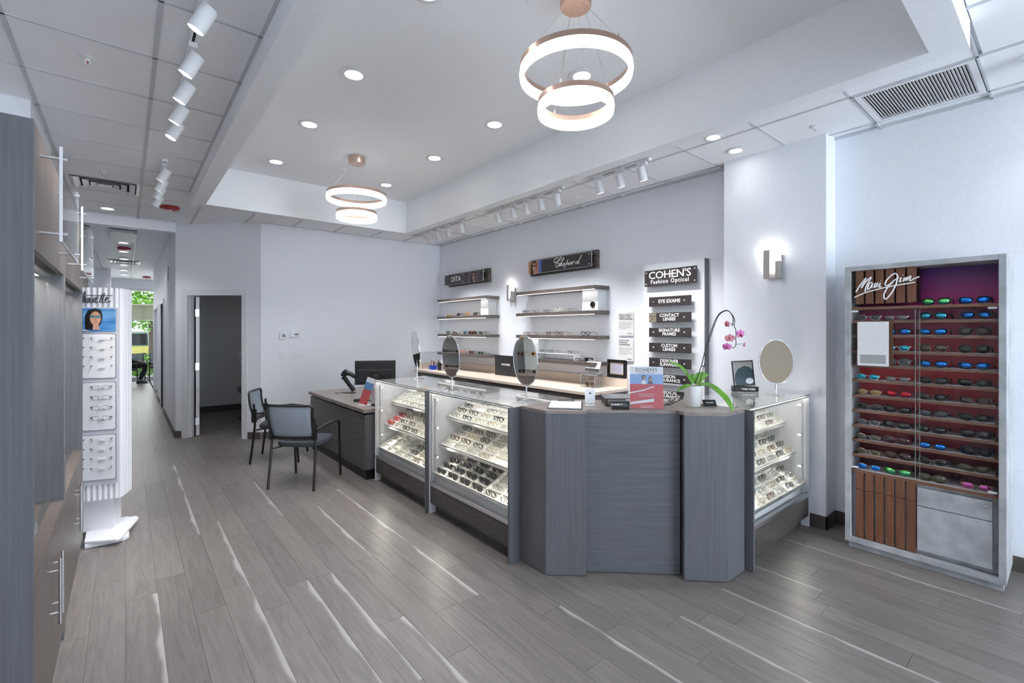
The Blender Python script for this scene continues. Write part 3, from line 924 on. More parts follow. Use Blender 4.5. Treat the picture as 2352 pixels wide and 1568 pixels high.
COLW = {'crystal_blue': 'pale blue', 'tortoise': 'tortoiseshell', 'gold': 'thin gold', 'silver': 'thin silver', 'clear': 'clear pale'}
def cw(c):
    return COLW.get(c, c)
# ------------------------------------------------------------------ glass display cases
M['case_dark'] = noise_color(mat('case_laminate', lin(78, 73, 70), 0.4), lin(64, 60, 58), lin(88, 83, 80), (1.0, 1.0, 14), 3.0, 5, 0.0)
M['led_case'] = mat('case_led', (1, 1, 1, 1), 0.5, emit=(1, 0.95, 0.86, 1), estr=6.0)
CH, CD = 1.068, 0.60
TA = math.radians(27)
LEV = [(0.345, 0.030, 'lowest'), (0.580, 0.100, 'middle'), (0.815, 0.178, 'top')]
ROWS, TD, TW = 5, 0.37, 0.352
def display_case(loc, rotz, Wd, label, white_left):
    t = thing('display_case', label, 'display case', (loc[0], loc[1], 0), rotz, 'glass display cases')
    pl, pr = (M['white'], M['darkwood']) if white_left else (M['darkwood'], M['white'])
    y0l, y0r = (0.0, -0.03) if white_left else (-0.03, 0.0)
    B(0, 0.018, y0l, CD, 0, CH).obj('side_panel', pl, t, bev=0.001)
    B(Wd - 0.018, Wd, y0r, CD, 0, CH).obj('side_panel', pr, t, bev=0.001)
    B(0.018, Wd - 0.018, 0.004, 0.022, 0.092, 0.245).obj('front_board', M['case_dark'], t)
    B(0.018, Wd - 0.018, 0.06, 0.075, 0, 0.092).obj('toe_kick', M['case_dark'], t)
    B(0.018, Wd - 0.018, 0.022, CD - 0.02, 0.225, 0.245).obj('deck', M['white'], t)
    B(0.018, Wd - 0.018, CD - 0.02, CD - 0.004, 0.0, CH - 0.012).obj('back_panel', M['white'], t)
    MB().box(0.018, Wd - 0.018, 0.0, 0.03, 0.245, 0.275).box(0.018, Wd - 0.018, 0.03, 0.05, 0.245, 0.256).obj('bottom_profile', M['alum'], t, bev=0.002)
    cv = MB(); cv.v = [(0.03, 0.05, 0.256), (Wd - 0.03, 0.05, 0.256), (Wd - 0.03, 0.068, 0.338), (0.03, 0.068, 0.338), (0.03, 0.075, 0.246), (Wd - 0.03, 0.075, 0.246), (Wd - 0.03, 0.075, 0.338), (0.03, 0.075, 0.338)]
    cv.f = [(0, 1, 2, 3), (7, 6, 5, 4), (0, 4, 5, 1), (3, 2, 6, 7), (0, 3, 7, 4), (1, 5, 6, 2)]
    cv.obj('tray_kick_board', M['white'], t)
    MB().box(0.018, Wd - 0.018, 0.0, 0.012, CH - 0.016, CH - 0.006).obj('top_profile', M['alum'], t)
    B(0.018, Wd - 0.018, 0.0135, 0.0195, 0.275, CH - 0.008).obj('front_glass', M['glass'], t)
    B(0.0, Wd, 0.0, CD, CH + 0.0005, CH + 0.0085).obj('top_glass', M['glass'], t)
    MB().box(0.0, Wd, -0.001, 0.0, CH + 0.0005, CH + 0.0085).obj('top_glass_edge', M['glass_edge'], t)
    for sd in (0, 1):
        x = 0.03 if sd == 0 else Wd - 0.03
        dx = 1 if sd == 0 else -1
        MB().cyl((x, 0.045, 0.256), (x, 0.045, 1.03), 0.0035, 6).obj('lamp_rod', M['alum'], t)
        for z in (0.50, 0.755, 1.0):
            lp = MB().cyl((x - dx * 0.004, 0.045, z), (x + dx * 0.032, 0.05, z - 0.008), 0.009, 12).obj('lamp', M['alum'], t, smooth=True)
            MB().cyl((x + dx * 0.032, 0.05, z - 0.008), (x + dx * 0.0335, 0.05, z - 0.0085), 0.0075, 10).obj('lamp_lens', M['led_case'], lp)
            l = light('case_lamp', 'SPOT', (x + dx * 0.04, 0.05, z - 0.01), 2.0, (1, 0.93, 0.82), (dx, 0.25, -0.35), spot_size=math.radians(150), spot_blend=1.0, shadow_soft_size=0.012)
            l.parent = t
    MB().box(0.03, Wd - 0.03, 0.022, 0.034, CH - 0.022, CH - 0.012).obj('led_strip', M['led_case'], t)
    # sloped shelves with a clear front stop
    for (z, y, nm) in LEV:
        mm = Matrix.Translation((0, y, z)) @ Matrix.Rotation(TA, 4, 'X')
        sh = MB().box(0.03, Wd - 0.03, -0.004, TD + 0.01, -0.010, -0.004, mm).obj('shelf', M['glass'], t)
        MB().box(0.03, Wd - 0.03, -0.008, -0.004, -0.012, 0.012, mm).obj('shelf_lip', M['alum'], sh)
    return t

def make_tray(nc, rows, width):
    t = MB().box(0.001, width - 0.001, 0, TD, -0.003, 0.0)
    return t
def tray(case, cname, lev, k, x0, rows=ROWS):
    z, y, nm = LEV[lev]
    t = thing('frame_tray', 'white divided frame tray, %s shelf of the %s, %s from the left' % (nm, cname, ordn[k]), 'tray', group='white frame trays in the cases')
    loc = case.matrix_world if False else None
    m = Matrix.Translation(case.location) @ Matrix.Rotation(case.rotation_euler[2], 4, 'Z') @ Matrix.Translation((x0, y, z)) @ Matrix.Rotation(TA, 4, 'X')
    t.matrix_world = m
    key = rows
    if key not in tray_cache:
        w = TW
        b = B(0.002, w - 0.002, 0, TD, -0.003, 0.0).mesh('tray_base')
        rim = MB().ring([(0.002, 0), (w - 0.002, 0), (w - 0.002, TD), (0.002, TD)], [(0.006, 0.004), (w - 0.006, 0.004), (w - 0.006, TD - 0.004), (0.006, TD - 0.004)], 0, 0.024).mesh('tray_rim')
        cd = B(w / 2 - 0.003, w / 2 + 0.003, 0.004, TD - 0.004, 0, 0.024).mesh('divider')
        rd = B(0.006, w - 0.006, -0.0015, 0.0015, 0, 0.020).mesh('divider')
        tray_cache[key] = (b, rim, cd, rd)
    b, rim, cd, rd = tray_cache[key]
    from_mesh('tray_base', b, M['warm_white'], t)
    from_mesh('rim', rim, M['warm_white'], t)
    from_mesh('divider', cd, M['warm_white'], t)
    for i in range(1, rows):
        o = from_mesh('divider', rd, M['warm_white'], t)
        o.location = (0, TD * i / rows, 0)
    return m
tray_cache = {}
rg = random.Random(11)
def fill(m, cname, lev, k, rows, cols, pick, skip=()):
    nm = LEV[lev][2]
    for c in cols:
        for r in rows:
            if (c, r) in skip:
                continue
            sty, fc, ln = pick(c, r)
            if sty is None:
                continue
            p = m @ Matrix.Translation((TW * (0.25 + 0.5 * c) + rg.uniform(-0.004, 0.004), TD * (r + 0.30) / ROWS, 0.0085)) @ Matrix.Rotation(rg.uniform(-0.05, 0.05), 4, 'Z') @ Matrix.Rotation(math.radians(-24), 4, 'X')
            lab = '%s %s, %s from front in column %s, %s shelf, %s' % (cw(fc), 'sunglasses' if ln in ('dark', 'brown', 'grey') else 'eyeglasses', ['first', 'second', 'third', 'fourth', 'fifth'][r], ['one', 'two', 'three', 'four', 'five', 'six'][k * 2 + c], nm, cname)
            g = glasses(sty, fc, ln, (0, 0, 0), 0.0, lab, 'eyewear in the display cases', 'sunglasses' if ln in ('dark', 'brown', 'grey') else 'eyeglasses', 'eyeglasses')
            g.matrix_world = p
def pick_from(opts):
    def f(c, r):
        return opts[rg.randrange(len(opts))]
    return f
OPT = [('square_f', 'black', 'clear'), ('wire_f', 'silver', 'clear'), ('round_f', 'tortoise', 'clear'), ('wire_f', 'gold', 'clear'), ('cat_f', 'brown', 'clear'), ('square_f', 'clear', 'clear'), ('wire_f', 'grey', 'clear'), ('square_f', 'black', 'clear'), ('cat_f', 'black', 'clear')]
SUN = [('sun_f', 'black', 'dark'), ('sun_f', 'black', 'dark'), ('sun_f', 'brown', 'brown'), ('sun_f', 'black', 'grey')]
LITE = [('wire_f', 'silver', 'clear'), ('wire_f', 'grey', 'clear'), ('wire_f', 'silver', 'clear'), ('square_f', 'clear', 'clear')]

c1 = display_case((2.045, 4.76), -PI / 2, 1.148, 'glass display case standing next to the desk', True)
c2 = display_case((2.045, 3.61), -PI / 2, 1.15, 'glass display case between the desk-side case and the counter', True)
c3 = display_case((3.185, 1.38), 0.0, 1.115, 'glass display case on the column side of the counter', False)
XS = [0.045 + i * (TW + 0.001) for i in range(3)]
XS3 = [0.03 + i * (TW + 0.001) for i in range(3)]
for lev in range(3):
    for k in range(3):
        m = tray(c1, 'desk-side case', lev, k, XS[k])
        if lev == 2:
            fill(m, 'desk-side case', lev, k, range(4), (0, 1), pick_from(LITE), {(0, 3), (1, 3)} if k == 0 else {(1, 2)})
        elif lev == 1:
            if k == 0:
                def pk(c, r):
                    return ('sun_f', 'red', 'clear') if c == 0 else [('round_f', 'clear', 'clear'), ('square_f', 'black', 'clear'), ('cat_f', 'tortoise', 'clear'), ('square_f', 'black', 'clear')][min(r, 3)]
                fill(m, 'desk-side case', lev, k, range(4), (0, 1), pk, {(0, 3)})
            else:
                fill(m, 'desk-side case', lev, k, range(4), (0, 1), pick_from(OPT[1:8]))
        else:
            if k == 0:
                fill(m, 'desk-side case', lev, k, (0, 2, 3), (1,), pick_from(LITE), {(1, 3)})
            else:
                fill(m, 'desk-side case', lev, k, range(4), (0, 1), pick_from(OPT), {(0, 3)})
        m = tray(c2, 'middle case', lev, k, XS[k])
        if lev == 2:
            fill(m, 'middle case', lev, k, range(5), (0, 1), pick_from(OPT), {(1, 2)} if k == 0 else {(0, 4)})
        elif lev == 1:
            if k == 2:
                fill(m, 'middle case', lev, k, (1, 2, 3), (0,), pick_from(LITE))
            else:
                fill(m, 'middle case', lev, k, range(5), (0, 1), pick_from(OPT), {(0, 4), (1, 4)} if k == 0 else ())
        else:
            if k < 2:
                fill(m, 'middle case', lev, k, range(5), (0, 1), pick_from(SUN), {(0, 4), (0, 3)} if k == 0 else ())
            else:
                fill(m, 'middle case', lev, k, range(4), (0, 1), pick_from(OPT))
        m = tray(c3, 'column-side case', lev, k, XS3[k])
        if lev == 2:
            if k > 0:
                fill(m, 'column-side case', lev, k, range(4), (0, 1), pick_from(OPT), {(1, 0)})
        elif lev == 1:
            fill(m, 'column-side case', lev, k, range(4), (0, 1) if k else (1,), pick_from(OPT))
        else:
            fill(m, 'column-side case', lev, k, range(4), (0, 1) if k else (1,), pick_from(OPT), {(1, 3)} if k == 2 else ())
# loose pieces lying in trays
def in_case(case, x, lev, s, h=0.0):
    z, y, nm = LEV[lev]
    return Matrix.Translation(case.location) @ Matrix.Rotation(case.rotation_euler[2], 4, 'Z') @ Matrix.Translation((x, y, z)) @ Matrix.Rotation(TA, 4, 'X') @ Matrix.Translation((0, s, h))
def card(name, m, w, d, h, mt, label, cat):
    t = MB().box(-w / 2, w / 2, 0, d, 0, h).obj(name, mt, bev=0.001)
    t.matrix_world = m
    tag(t, label, cat)
    return t
card('cleaning_cloth', in_case(c1, 0.045 + TW * 0.25, 1, 0.275, 0.026), 0.15, 0.075, 0.006, mat('navy_cloth', lin(36, 44, 92), 0.8), 'folded navy cloth in the desk-side case beside red frames', 'cloth')
card('cork_card', in_case(c1, 0.045 + TW * 0.72, 2, 0.24, 0.026), 0.13, 0.10, 0.004, mat('kraft_card', lin(205, 170, 118), 0.7), 'tan card lying on the top tray of the desk-side case', 'card')
sg = MB().tube([(0.0, 0.0, 0.02)] + [(0.05 * math.cos(a), 0.028 * math.sin(a), 0.03 + 0.012 * math.cos(a)) for a in [PI * 2 * i / 14 for i in range(15)]], 0.013, 8).obj('visor_band', FM['black'], smooth=True)
sg.matrix_world = in_case(c2, 0.045 + TW * 0.25, 0, 0.30, 0.03)
tag(sg, 'black wraparound goggle with orange lens in the middle case', 'goggles')
MB().box(-0.045, 0.045, -0.035, -0.03, 0.004, 0.03).obj('orange_lens', mat('orange_lens', lin(230, 140, 20), 0.1), sg, bev=0.002)
# ------------------------------------------------------------------ reception counter
HT = 1.075
t = thing('reception_counter', 'grey wood-grain reception counter with angled front and two proud piers', 'reception counter', (0, 0, 0))
Lp = [(2.112, 2.455), (2.108, 2.20), (2.302, 2.026), (2.355, 2.068), (2.62, 2.31), (2.62, 2.455)]
MB().prism([(2.112, 2.455), (2.110, 2.20), (2.302, 2.026), (2.345, 2.060), (2.55, 2.29), (2.55, 2.455)], 0.006, HT - 0.02).obj('pier', M['darkwood'], t)
MB().prism([(2.345, 2.060), (2.786, 1.643), (2.80, 1.66), (2.36, 2.075)], 0.006, HT - 0.02).obj('front_panel', M['darkwood_h'], t)
MB().prism([(2.744, 1.589), (2.938, 1.402), (3.166, 1.400), (3.166, 1.83), (3.0, 1.83)], 0.006, HT - 0.02).obj('pier', M['darkwood'], t)
MB().prism([(2.58, 2.44), (3.16, 1.86), (3.13, 1.83), (2.55, 2.41)], 0.006, HT - 0.02).obj('back_panel', M['darkwood'], t)
MB().prism([(2.112, 2.455), (2.108, 2.198), (2.300, 2.024), (2.343, 2.058), (2.772, 1.655), (3.06, 1.93), (2.60, 2.455)], HT - 0.02, HT).obj('countertop', M['topwood'], t, bev=0.001)
MB().prism([(2.744, 1.587), (2.938, 1.400), (3.166, 1.398), (3.166, 1.86), (3.06, 1.93), (2.772, 1.652)], HT - 0.02, HT + 0.002).obj('countertop', M['topwood'], t, bev=0.001)

# ------------------------------------------------------------------ desk
t = thing('desk', 'grey wood-grain desk with a black reveal under its top', 'desk', (0, 0, 0))
DH = 0.76
B(1.935, 3.0, 4.79, 6.72, DH - 0.04, DH).obj('desk_top', M['topwood'], t, bev=0.001)
B(1.975, 2.96, 4.83, 6.69, DH - 0.065, DH - 0.04).obj('reveal', M['black'], t)
B(1.955, 1.985, 4.81, 6.70, 0.11, DH - 0.065).obj('front_panel', M['deskwood'], t)
B(1.985, 2.98, 4.81, 4.84, 0.11, DH - 0.065).obj('end_panel', M['darkwood'], t)
B(1.985, 2.98, 6.67, 6.70, 0.11, DH - 0.065).obj('end_panel', M['darkwood'], t)
MB().box(1.975, 1.99, 4.83, 6.69, 0, 0.11).box(1.99, 2.96, 4.83, 4.845, 0, 0.11).obj('plinth', M['black'], t)

# ------------------------------------------------------------------ chairs
M['mesh_back'] = bpy.data.materials.new('grey_mesh_fabric')
mm = M['mesh_back']; mm.use_nodes = True
p = mm.node_tree.nodes['Principled BSDF']; p.inputs['Base Color'].default_value = lin(150, 160, 172); p.inputs['Roughness'].default_value = 0.8
out = mm.node_tree.nodes['Material Output']; tr = N(mm, 'ShaderNodeBsdfTransparent'); mx = N(mm, 'ShaderNodeMixShader')
wv = N(mm, 'ShaderNodeTexCoord'); ck = N(mm, 'ShaderNodeTexChecker'); ck.inputs['Scale'].default_value = 420
ck.inputs[1].default_value = (0.45, 0.45, 0.45, 1); ck.inputs[2].default_value = (0.12, 0.12, 0.12, 1)
L(mm, wv.outputs['Object'], ck.inputs[0]); L(mm, ck.outputs[0], mx.inputs[0]); L(mm, p.outputs[0], mx.inputs[1]); L(mm, tr.outputs[0], mx.inputs[2]); L(mm, mx.outputs[0], out.inputs[0])
M['seat'] = noise_color(mat('charcoal_seat_fabric', lin(62, 66, 74), 0.85), lin(52, 56, 64), lin(70, 74, 82), nscale=300, bump=0.2)
def back_pt(u, v):
    """u -1..1 across, v 0..1 up; curved, leaning mesh back"""
    z = 0.50 + 0.355 * v
    y = -0.215 - 0.075 * v - 0.02 * math.sin(PI * v) - 0.035 * (1 - u * u)
    w = 0.218 + 0.018 * v
    return Vector((u * w, y, z))
def chair(loc, rotz, label):
    t = thing('guest_chair', label, 'chair', (loc[0], loc[1], 0), rotz, 'mesh back guest chairs')
    # seat cushion
    n = 24
    def outl(k):
        o = []
        for i in range(n):
            a = 2 * PI * i / n
            c, s = math.cos(a), math.sin(a)
            o.append((k * 0.235 * math.copysign(abs(c) ** 0.5, c), 0.015 + k * 0.225 * math.copysign(abs(s) ** 0.5, s)))
        return o
    mb = MB()
    lay = [(0.93, 0.415), (0.99, 0.425), (1.0, 0.445), (0.97, 0.462), (0.80, 0.470)]
    for k, z in lay:
        mb.v += [(x, y, z + (0.012 * (y - 0.1) if y > 0.1 else 0)) for x, y in outl(k)]
    for a in range(len(lay) - 1):
        for i in range(n):
            j = (i + 1) % n
            mb.f.append((a * n + i, a * n + j, (a + 1) * n + j, (a + 1) * n + i))
    mb.f.append(tuple(range(n))[::-1]); mb.f.append(tuple(range((len(lay) - 1) * n, len(lay) * n)))
    mb.obj('seat', M['seat'], t, smooth=True)
    # mesh + frame
    nu, nv = 10, 8
    mb = MB()
    for j in range(nv + 1):
        for i in range(nu + 1):
            mb.v.append(tuple(back_pt(-0.93 + 1.86 * i / nu, 0.08 + 0.87 * j / nv)))
    for j in range(nv):
        for i in range(nu):
            a = j * (nu + 1) + i
            mb.f.append((a, a + 1, a + nu + 2, a + nu + 1))
    o = mb.obj('back_mesh', M['mesh_back'], t, smooth=True)
    sd = o.modifiers.new('thickness', 'SOLIDIFY'); sd.thickness = 0.002
    rim = [back_pt(-1, 0.04 + 0.9 * k / 8) for k in range(9)] + [back_pt(-0.9 + 1.8 * k / 8, 0.99) for k in range(9)] + [back_pt(1, 0.94 - 0.9 * k / 8) for k in range(9)] + [back_pt(0.92 - 1.84 * k / 8, 0.02) for k in range(9)]
    mb = MB().tube(rim, 0.013, 8, closed=True)
    # deeper lower band
    for k in range(8):
        a, b = -0.95 + 1.9 * k / 8, -0.95 + 1.9 * (k + 1) / 8
        q = [back_pt(a, 0.0), back_pt(b, 0.0), back_pt(b, 0.10), back_pt(a, 0.10)]
        off = Vector((0, -0.006, 0))
        v = [x + off for x in q] + [x - off for x in q]
        mb.add([tuple(x) for x in v], [(0, 1, 2, 3), (7, 6, 5, 4), (0, 4, 5, 1), (2, 6, 7, 3)])
    mb.obj('back_frame', M['black'], t, smooth=True)
    for s in (-1, 1):
        MB().tube([(s * 0.232, -0.235, 0.72), (s * 0.232, -0.225, 0.46), (s * 0.236, -0.24, 0.30), (s * 0.24, -0.275, 0.005)], 0.0125, 8).obj('leg', M['black_metal'], t, smooth=True)
        MB().tube([(s * 0.262, 0.205, 0.61), (s * 0.262, 0.225, 0.585), (s * 0.258, 0.235, 0.42), (s * 0.258, 0.265, 0.005)], 0.0125, 8).obj('leg', M['black_metal'], t, smooth=True)
        MB().tube([(s * 0.245, -0.235, 0.60), (s * 0.255, -0.12, 0.618), (s * 0.262, 0.08, 0.628), (s * 0.262, 0.21, 0.612), (s * 0.262, 0.228, 0.585)], [0.014, 0.020, 0.021, 0.018, 0.013], 8, flat=0.6).obj('armrest', M['black'], t, smooth=True)
        MB().tube([(s * 0.258, 0.235, 0.40), (s * 0.18, 0.20, 0.408), (s * 0.14, 0.0, 0.41), (s * 0.18, -0.18, 0.408), (s * 0.236, -0.235, 0.40)], 0.009, 6).obj('seat_rail', M['black_metal'], t, smooth=True)
        B(s * 0.228 - 0.014, s * 0.228 + 0.014, -0.262, -0.205, 0.50, 0.66).obj('back_bracket', M['black'], t, bev=0.006)
    return t
# local +y is the way the chair faces
chair((1.46, 5.18), math.radians(-45), 'near black chair with a grey mesh back, facing the desk')
chair((1.49, 6.34), math.radians(-117), 'farther black chair with a grey mesh back, beside the wall')

# ------------------------------------------------------------------ oval mirrors on the cases
def mirror(x, y, label, w, h, zc, yaw, tiltd, zb=CH + 0.0087, face='mirror'):
    t = thing('countertop_mirror', label, 'mirror', (x, y, zb), yaw, 'oval countertop mirrors')
    MB().lathe([(0.072, 0), (0.075, 0.003), (0.07, 0.007), (0.02, 0.011), (0.006, 0.013)], 28).obj('base', M['chrome'], t, smooth=True)
    MB().cyl((0, 0, 0.01), (0, 0, zc - zb - h * 0.25), 0.0065, 10).obj('stem', M['chrome'], t, smooth=True)
    n = 40
    pts = [(w / 2 * math.cos(2 * PI * i / n), 0, h / 2 * math.sin(2 * PI * i / n)) for i in range(n)]
    m = Matrix.Translation((0, -0.012, zc - zb)) @ Matrix.Rotation(math.radians(tiltd), 4, 'X')
    hd = MB().tube(pts, 0.006, 8, closed=True).obj('mirror_rim', M['chrome'], t, smooth=True); hd.matrix_local = m
    g = MB(); g.v = [(a, -0.004, c) for a, b, c in pts] + [(a, 0.004, c) for a, b, c in pts]
    g.f = [tuple(range(n)), tuple(range(n, 2 * n))[::-1]] + [((i + 1) % n, i, n + i, n + (i + 1) % n) for i in range(n)]
    o = g.obj('mirror_glass', M[face], hd)
    return t
mirror(2.415, 4.517, 'slim looking oval mirror seen nearly edge-on on the desk-side case', 0.22, 0.40, 1.385, math.radians(-98), 6)
mirror(2.179, 3.447, 'oval mirror at the left end of the middle case', 0.235, 0.36, 1.37, math.radians(-84), 3)
mirror(2.282, 2.588, 'oval mirror beside the clipboard at the counter end', 0.235, 0.365, 1.375, math.radians(-83), 3)
M['bronze'] = mat('bronze_mirror_back', lin(150, 138, 122), 0.3, 0.35)
mirror(4.051, 1.543, 'oval mirror with a plain taupe back turned to the room, by the column', 0.245, 0.355, 1.345, math.radians(-58), 0, face='bronze')
MJ_STROKES = [[(0.064, 1.878), (0.092, 1.93), (0.125, 1.978)], [(0.125, 1.978), (0.111, 1.943), (0.098, 1.905)], [(0.098, 1.905), (0.125, 1.951), (0.156, 1.981)], [(0.156, 1.981), (0.137, 1.941), (0.123, 1.908), (0.119, 1.877)], [(0.162, 1.939), (0.149, 1.94), (0.137, 1.917), (0.134, 1.893), (0.149, 1.904), (0.164, 1.936), (0.157, 1.911), (0.162, 1.903)], [(0.179, 1.937), (0.171, 1.907), (0.181, 1.91), (0.193, 1.936), (0.187, 1.91), (0.193, 1.91)], [(0.208, 1.935), (0.2, 1.912), (0.202, 1.904), (0.213, 1.91)], [(0.211, 1.95), (0.213, 1.95)], [(0.311, 1.964), (0.284, 1.945), (0.264, 1.924), (0.244, 1.912), (0.234, 1.921), (0.242, 1.949), (0.268, 1.981), (0.291, 1.993), (0.302, 1.978), (0.3, 1.946), (0.293, 1.915), (0.273, 1.865), (0.245, 1.823), (0.232, 1.821), (0.227, 1.845), (0.238, 1.881), (0.255, 1.908), (0.284, 1.945)], [(0.324, 1.963), (0.313, 1.934), (0.325, 1.94)], [(0.331, 1.978), (0.333, 1.978)], [(0.341, 1.961), (0.333, 1.936), (0.354, 1.962), (0.347, 1.938), (0.366, 1.965), (0.373, 1.964), (0.366, 1.941), (0.375, 1.938), (0.392, 1.95), (0.418, 1.96)], [(0.055, 1.84), (0.125, 1.872), (0.221, 1.897), (0.313, 1.913), (0.396, 1.924)]]
CH_STROKES = [[(0.565, 0.154), (0.546, 0.165), (0.508, 0.152), (0.489, 0.127), (0.508, 0.107), (0.558, 0.115), (0.62, 0.139), (0.633, 0.157), (0.614, 0.164), (0.577, 0.139), (0.533, 0.095), (0.521, 0.061), (0.54, 0.045), (0.577, 0.064), (0.583, 0.094), (0.552, 0.089)], [(0.577, 0.048), (0.62, 0.09), (0.675, 0.141), (0.666, 0.146), (0.633, 0.097), (0.596, 0.046), (0.633, 0.082), (0.642, 0.077), (0.626, 0.052), (0.654, 0.051)], [(0.681, 0.083), (0.657, 0.064), (0.669, 0.049), (0.693, 0.069), (0.681, 0.083)], [(0.747, 0.115), (0.711, 0.062), (0.675, 0.014)], [(0.717, 0.057), (0.747, 0.08), (0.76, 0.07), (0.741, 0.05), (0.765, 0.057)], [(0.809, 0.082), (0.777, 0.073), (0.771, 0.052), (0.797, 0.062), (0.815, 0.083), (0.803, 0.057), (0.821, 0.057)], [(0.841, 0.085), (0.821, 0.046), (0.835, 0.07), (0.859, 0.087), (0.867, 0.075)], [(0.916, 0.083), (0.884, 0.067), (0.887, 0.048), (0.916, 0.061), (0.95, 0.104), (0.984, 0.151)], [(0.944, 0.096), (0.922, 0.052), (0.95, 0.06)], [(0.552, 0.029), (0.556, 0.03)]]
SI_STROKES = [[(-0.2854, 1.8195), (-0.2643, 1.8079), (-0.2537, 1.8303), (-0.2696, 1.85), (-0.259, 1.8771), (-0.2405, 1.8743)], [(-0.2367, 1.8462), (-0.2399, 1.8125), (-0.2335, 1.8086)], [(-0.2298, 1.8107), (-0.2176, 1.8783), (-0.2218, 1.8849), (-0.2282, 1.8208), (-0.2218, 1.8088)], [(-0.2176, 1.8076), (-0.2069, 1.8786), (-0.2005, 1.8889), (-0.208, 1.8449), (-0.2122, 1.8063), (-0.2026, 1.8497), (-0.1973, 1.8472), (-0.2005, 1.8147), (-0.193, 1.8095)], [(-0.1801, 1.8456), (-0.1908, 1.825), (-0.186, 1.8082), (-0.1747, 1.8274), (-0.1801, 1.8456)], [(-0.1683, 1.8492), (-0.171, 1.8167), (-0.1629, 1.8101), (-0.1494, 1.8463), (-0.1532, 1.8144), (-0.144, 1.8193)], [(-0.144, 1.8227), (-0.1293, 1.84), (-0.1326, 1.8515), (-0.1413, 1.8295), (-0.1358, 1.8093), (-0.1223, 1.8177)], [(-0.0934, 1.8798), (-0.1114, 1.818), (-0.1032, 1.8113)], [(-0.0797, 1.8836), (-0.0967, 1.8183), (-0.0857, 1.8131)], [(-0.0813, 1.8241), (-0.0649, 1.8416), (-0.0676, 1.8538), (-0.0775, 1.831), (-0.0704, 1.8107), (-0.0428, 1.825)], [(-0.1978, 1.864), (-0.0318, 1.8664)]]

# ------------------------------------------------------------------ sunglasses cabinet on the right wall
M['concrete'] = noise_color(mat('concrete_laminate', lin(176, 178, 180), 0.55), lin(152, 154, 156), lin(190, 192, 194), nscale=9, detail=8, bump=0.05)
M['teak'] = noise_color(mat('teak_slat', lin(96, 62, 44), 0.45), lin(104, 66, 46), lin(128, 86, 62), (18, 18, 1), 4.0, 4, 0.02)
M['teak_h'] = noise_color(mat('teak_shelf', lin(104, 70, 52), 0.45), lin(108, 72, 52), lin(130, 90, 68), (1, 18, 18), 4.0, 6, 0.03)
sun = mat('sunset_print', lin(120, 30, 40), 0.4)
p = sun.node_tree.nodes['Principled BSDF']
tc = N(sun, 'ShaderNodeTexCoord'); sx = N(sun, 'ShaderNodeSeparateXYZ'); rp = N(sun, 'ShaderNodeValToRGB')
L(sun, tc.outputs['Generated'], sx.inputs[0]); L(sun, sx.outputs[2], rp.inputs[0]); L(sun, rp.outputs[0], p.inputs['Base Color'])
e = rp.color_ramp.elements
e[0].position = 0.0; e[0].color = lin(70, 20, 44); e[1].position = 1.0; e[1].color = lin(84, 40, 120)
for pos_, c_ in ((0.22, lin(150, 10, 26)), (0.50, lin(232, 24, 26)), (0.66, lin(222, 60, 66)), (0.82, lin(190, 50, 120))):
    k_ = e.new(pos_); k_.color = c_
M['sunset'] = sun
CW, CZ0, CZ1, CDp = 0.822, 0.05, 2.065, 0.455
t = thing('sunglasses_cabinet', 'tall concrete-look cabinet of sunglasses with teak slats against the right wall', 'display cabinet', (4.10, 1.085, 0), -PI / 2)
fw = 0.033
B(0, fw, 0, CDp, CZ0, CZ1).obj('side_panel', M['concrete'], t, bev=0.001)
B(CW - fw, CW, 0, CDp, CZ0, CZ1).obj('side_panel', M['concrete'], t, bev=0.001)
B(fw, CW - fw, 0, CDp, CZ1 - fw, CZ1).obj('top_panel', M['concrete'], t)
B(fw, CW - fw, 0, CDp, CZ0, CZ0 + fw).obj('bottom_panel', M['concrete'], t)
B(0.015, CW - 0.015, 0.035, CDp, 0, CZ0).obj('plinth', M['concrete'], t)
B(fw, CW - fw, 0.245, 0.26, 0.565, CZ1 - fw).obj('printed_back', M['sunset'], t)
B(fw, CW - fw, 0.26, CDp, CZ0 + fw, CZ1 - fw).obj('carcass_back', M['concrete'], t)
mid = 0.405
for i in range(6):
    x = fw + 0.027 + i * 0.0583
    B(x, x + 0.046, 0.028, 0.05, 1.79, CZ1 - fw - 0.001).obj('slat', M['teak'], t)
    B(x, x + 0.046, 0.028, 0.05, 0.44, 0.575).obj('slat', M['teak'], t)
    B(x, x + 0.046, 0.028, 0.05, 0.088, 0.436).obj('slat', M['teak'], t)
B(fw, mid, 0.12, 0.135, 1.79, CZ1 - fw).obj('slat_backing', mat('dark_maroon', lin(52, 16, 24), 0.5), t)
B(fw + 0.02, mid, 0.052, 0.062, 0.11, 0.56).obj('slat_backing', M['concrete'], t)
B(fw, CW - fw, 0.065, 0.075, 0.085, 0.575).obj('lower_backing', M['concrete'], t)
d1 = B(mid, CW - fw - 0.028, 0.022, 0.064, 0.417, 0.536).obj('drawer', M['concrete'], t, bev=0.002)
d2 = B(mid, CW - fw - 0.028, 0.022, 0.064, 0.118, 0.412).obj('drawer', M['concrete'], t, bev=0.002)
MB().cyl((0.735, 0.022, 0.505), (0.735, 0.014, 0.505), 0.009, 14).obj('lock', M['chrome'], d1, smooth=True)
SHZ = [1.766, 1.669, 1.565, 1.452, 1.348, 1.238, 1.127, 1.017, 0.908, 0.799, 0.692, 0.580]
shelf0 = None
M['shelf_paper'] = mat('shelf_liner', lin(206, 202, 208), 0.5)
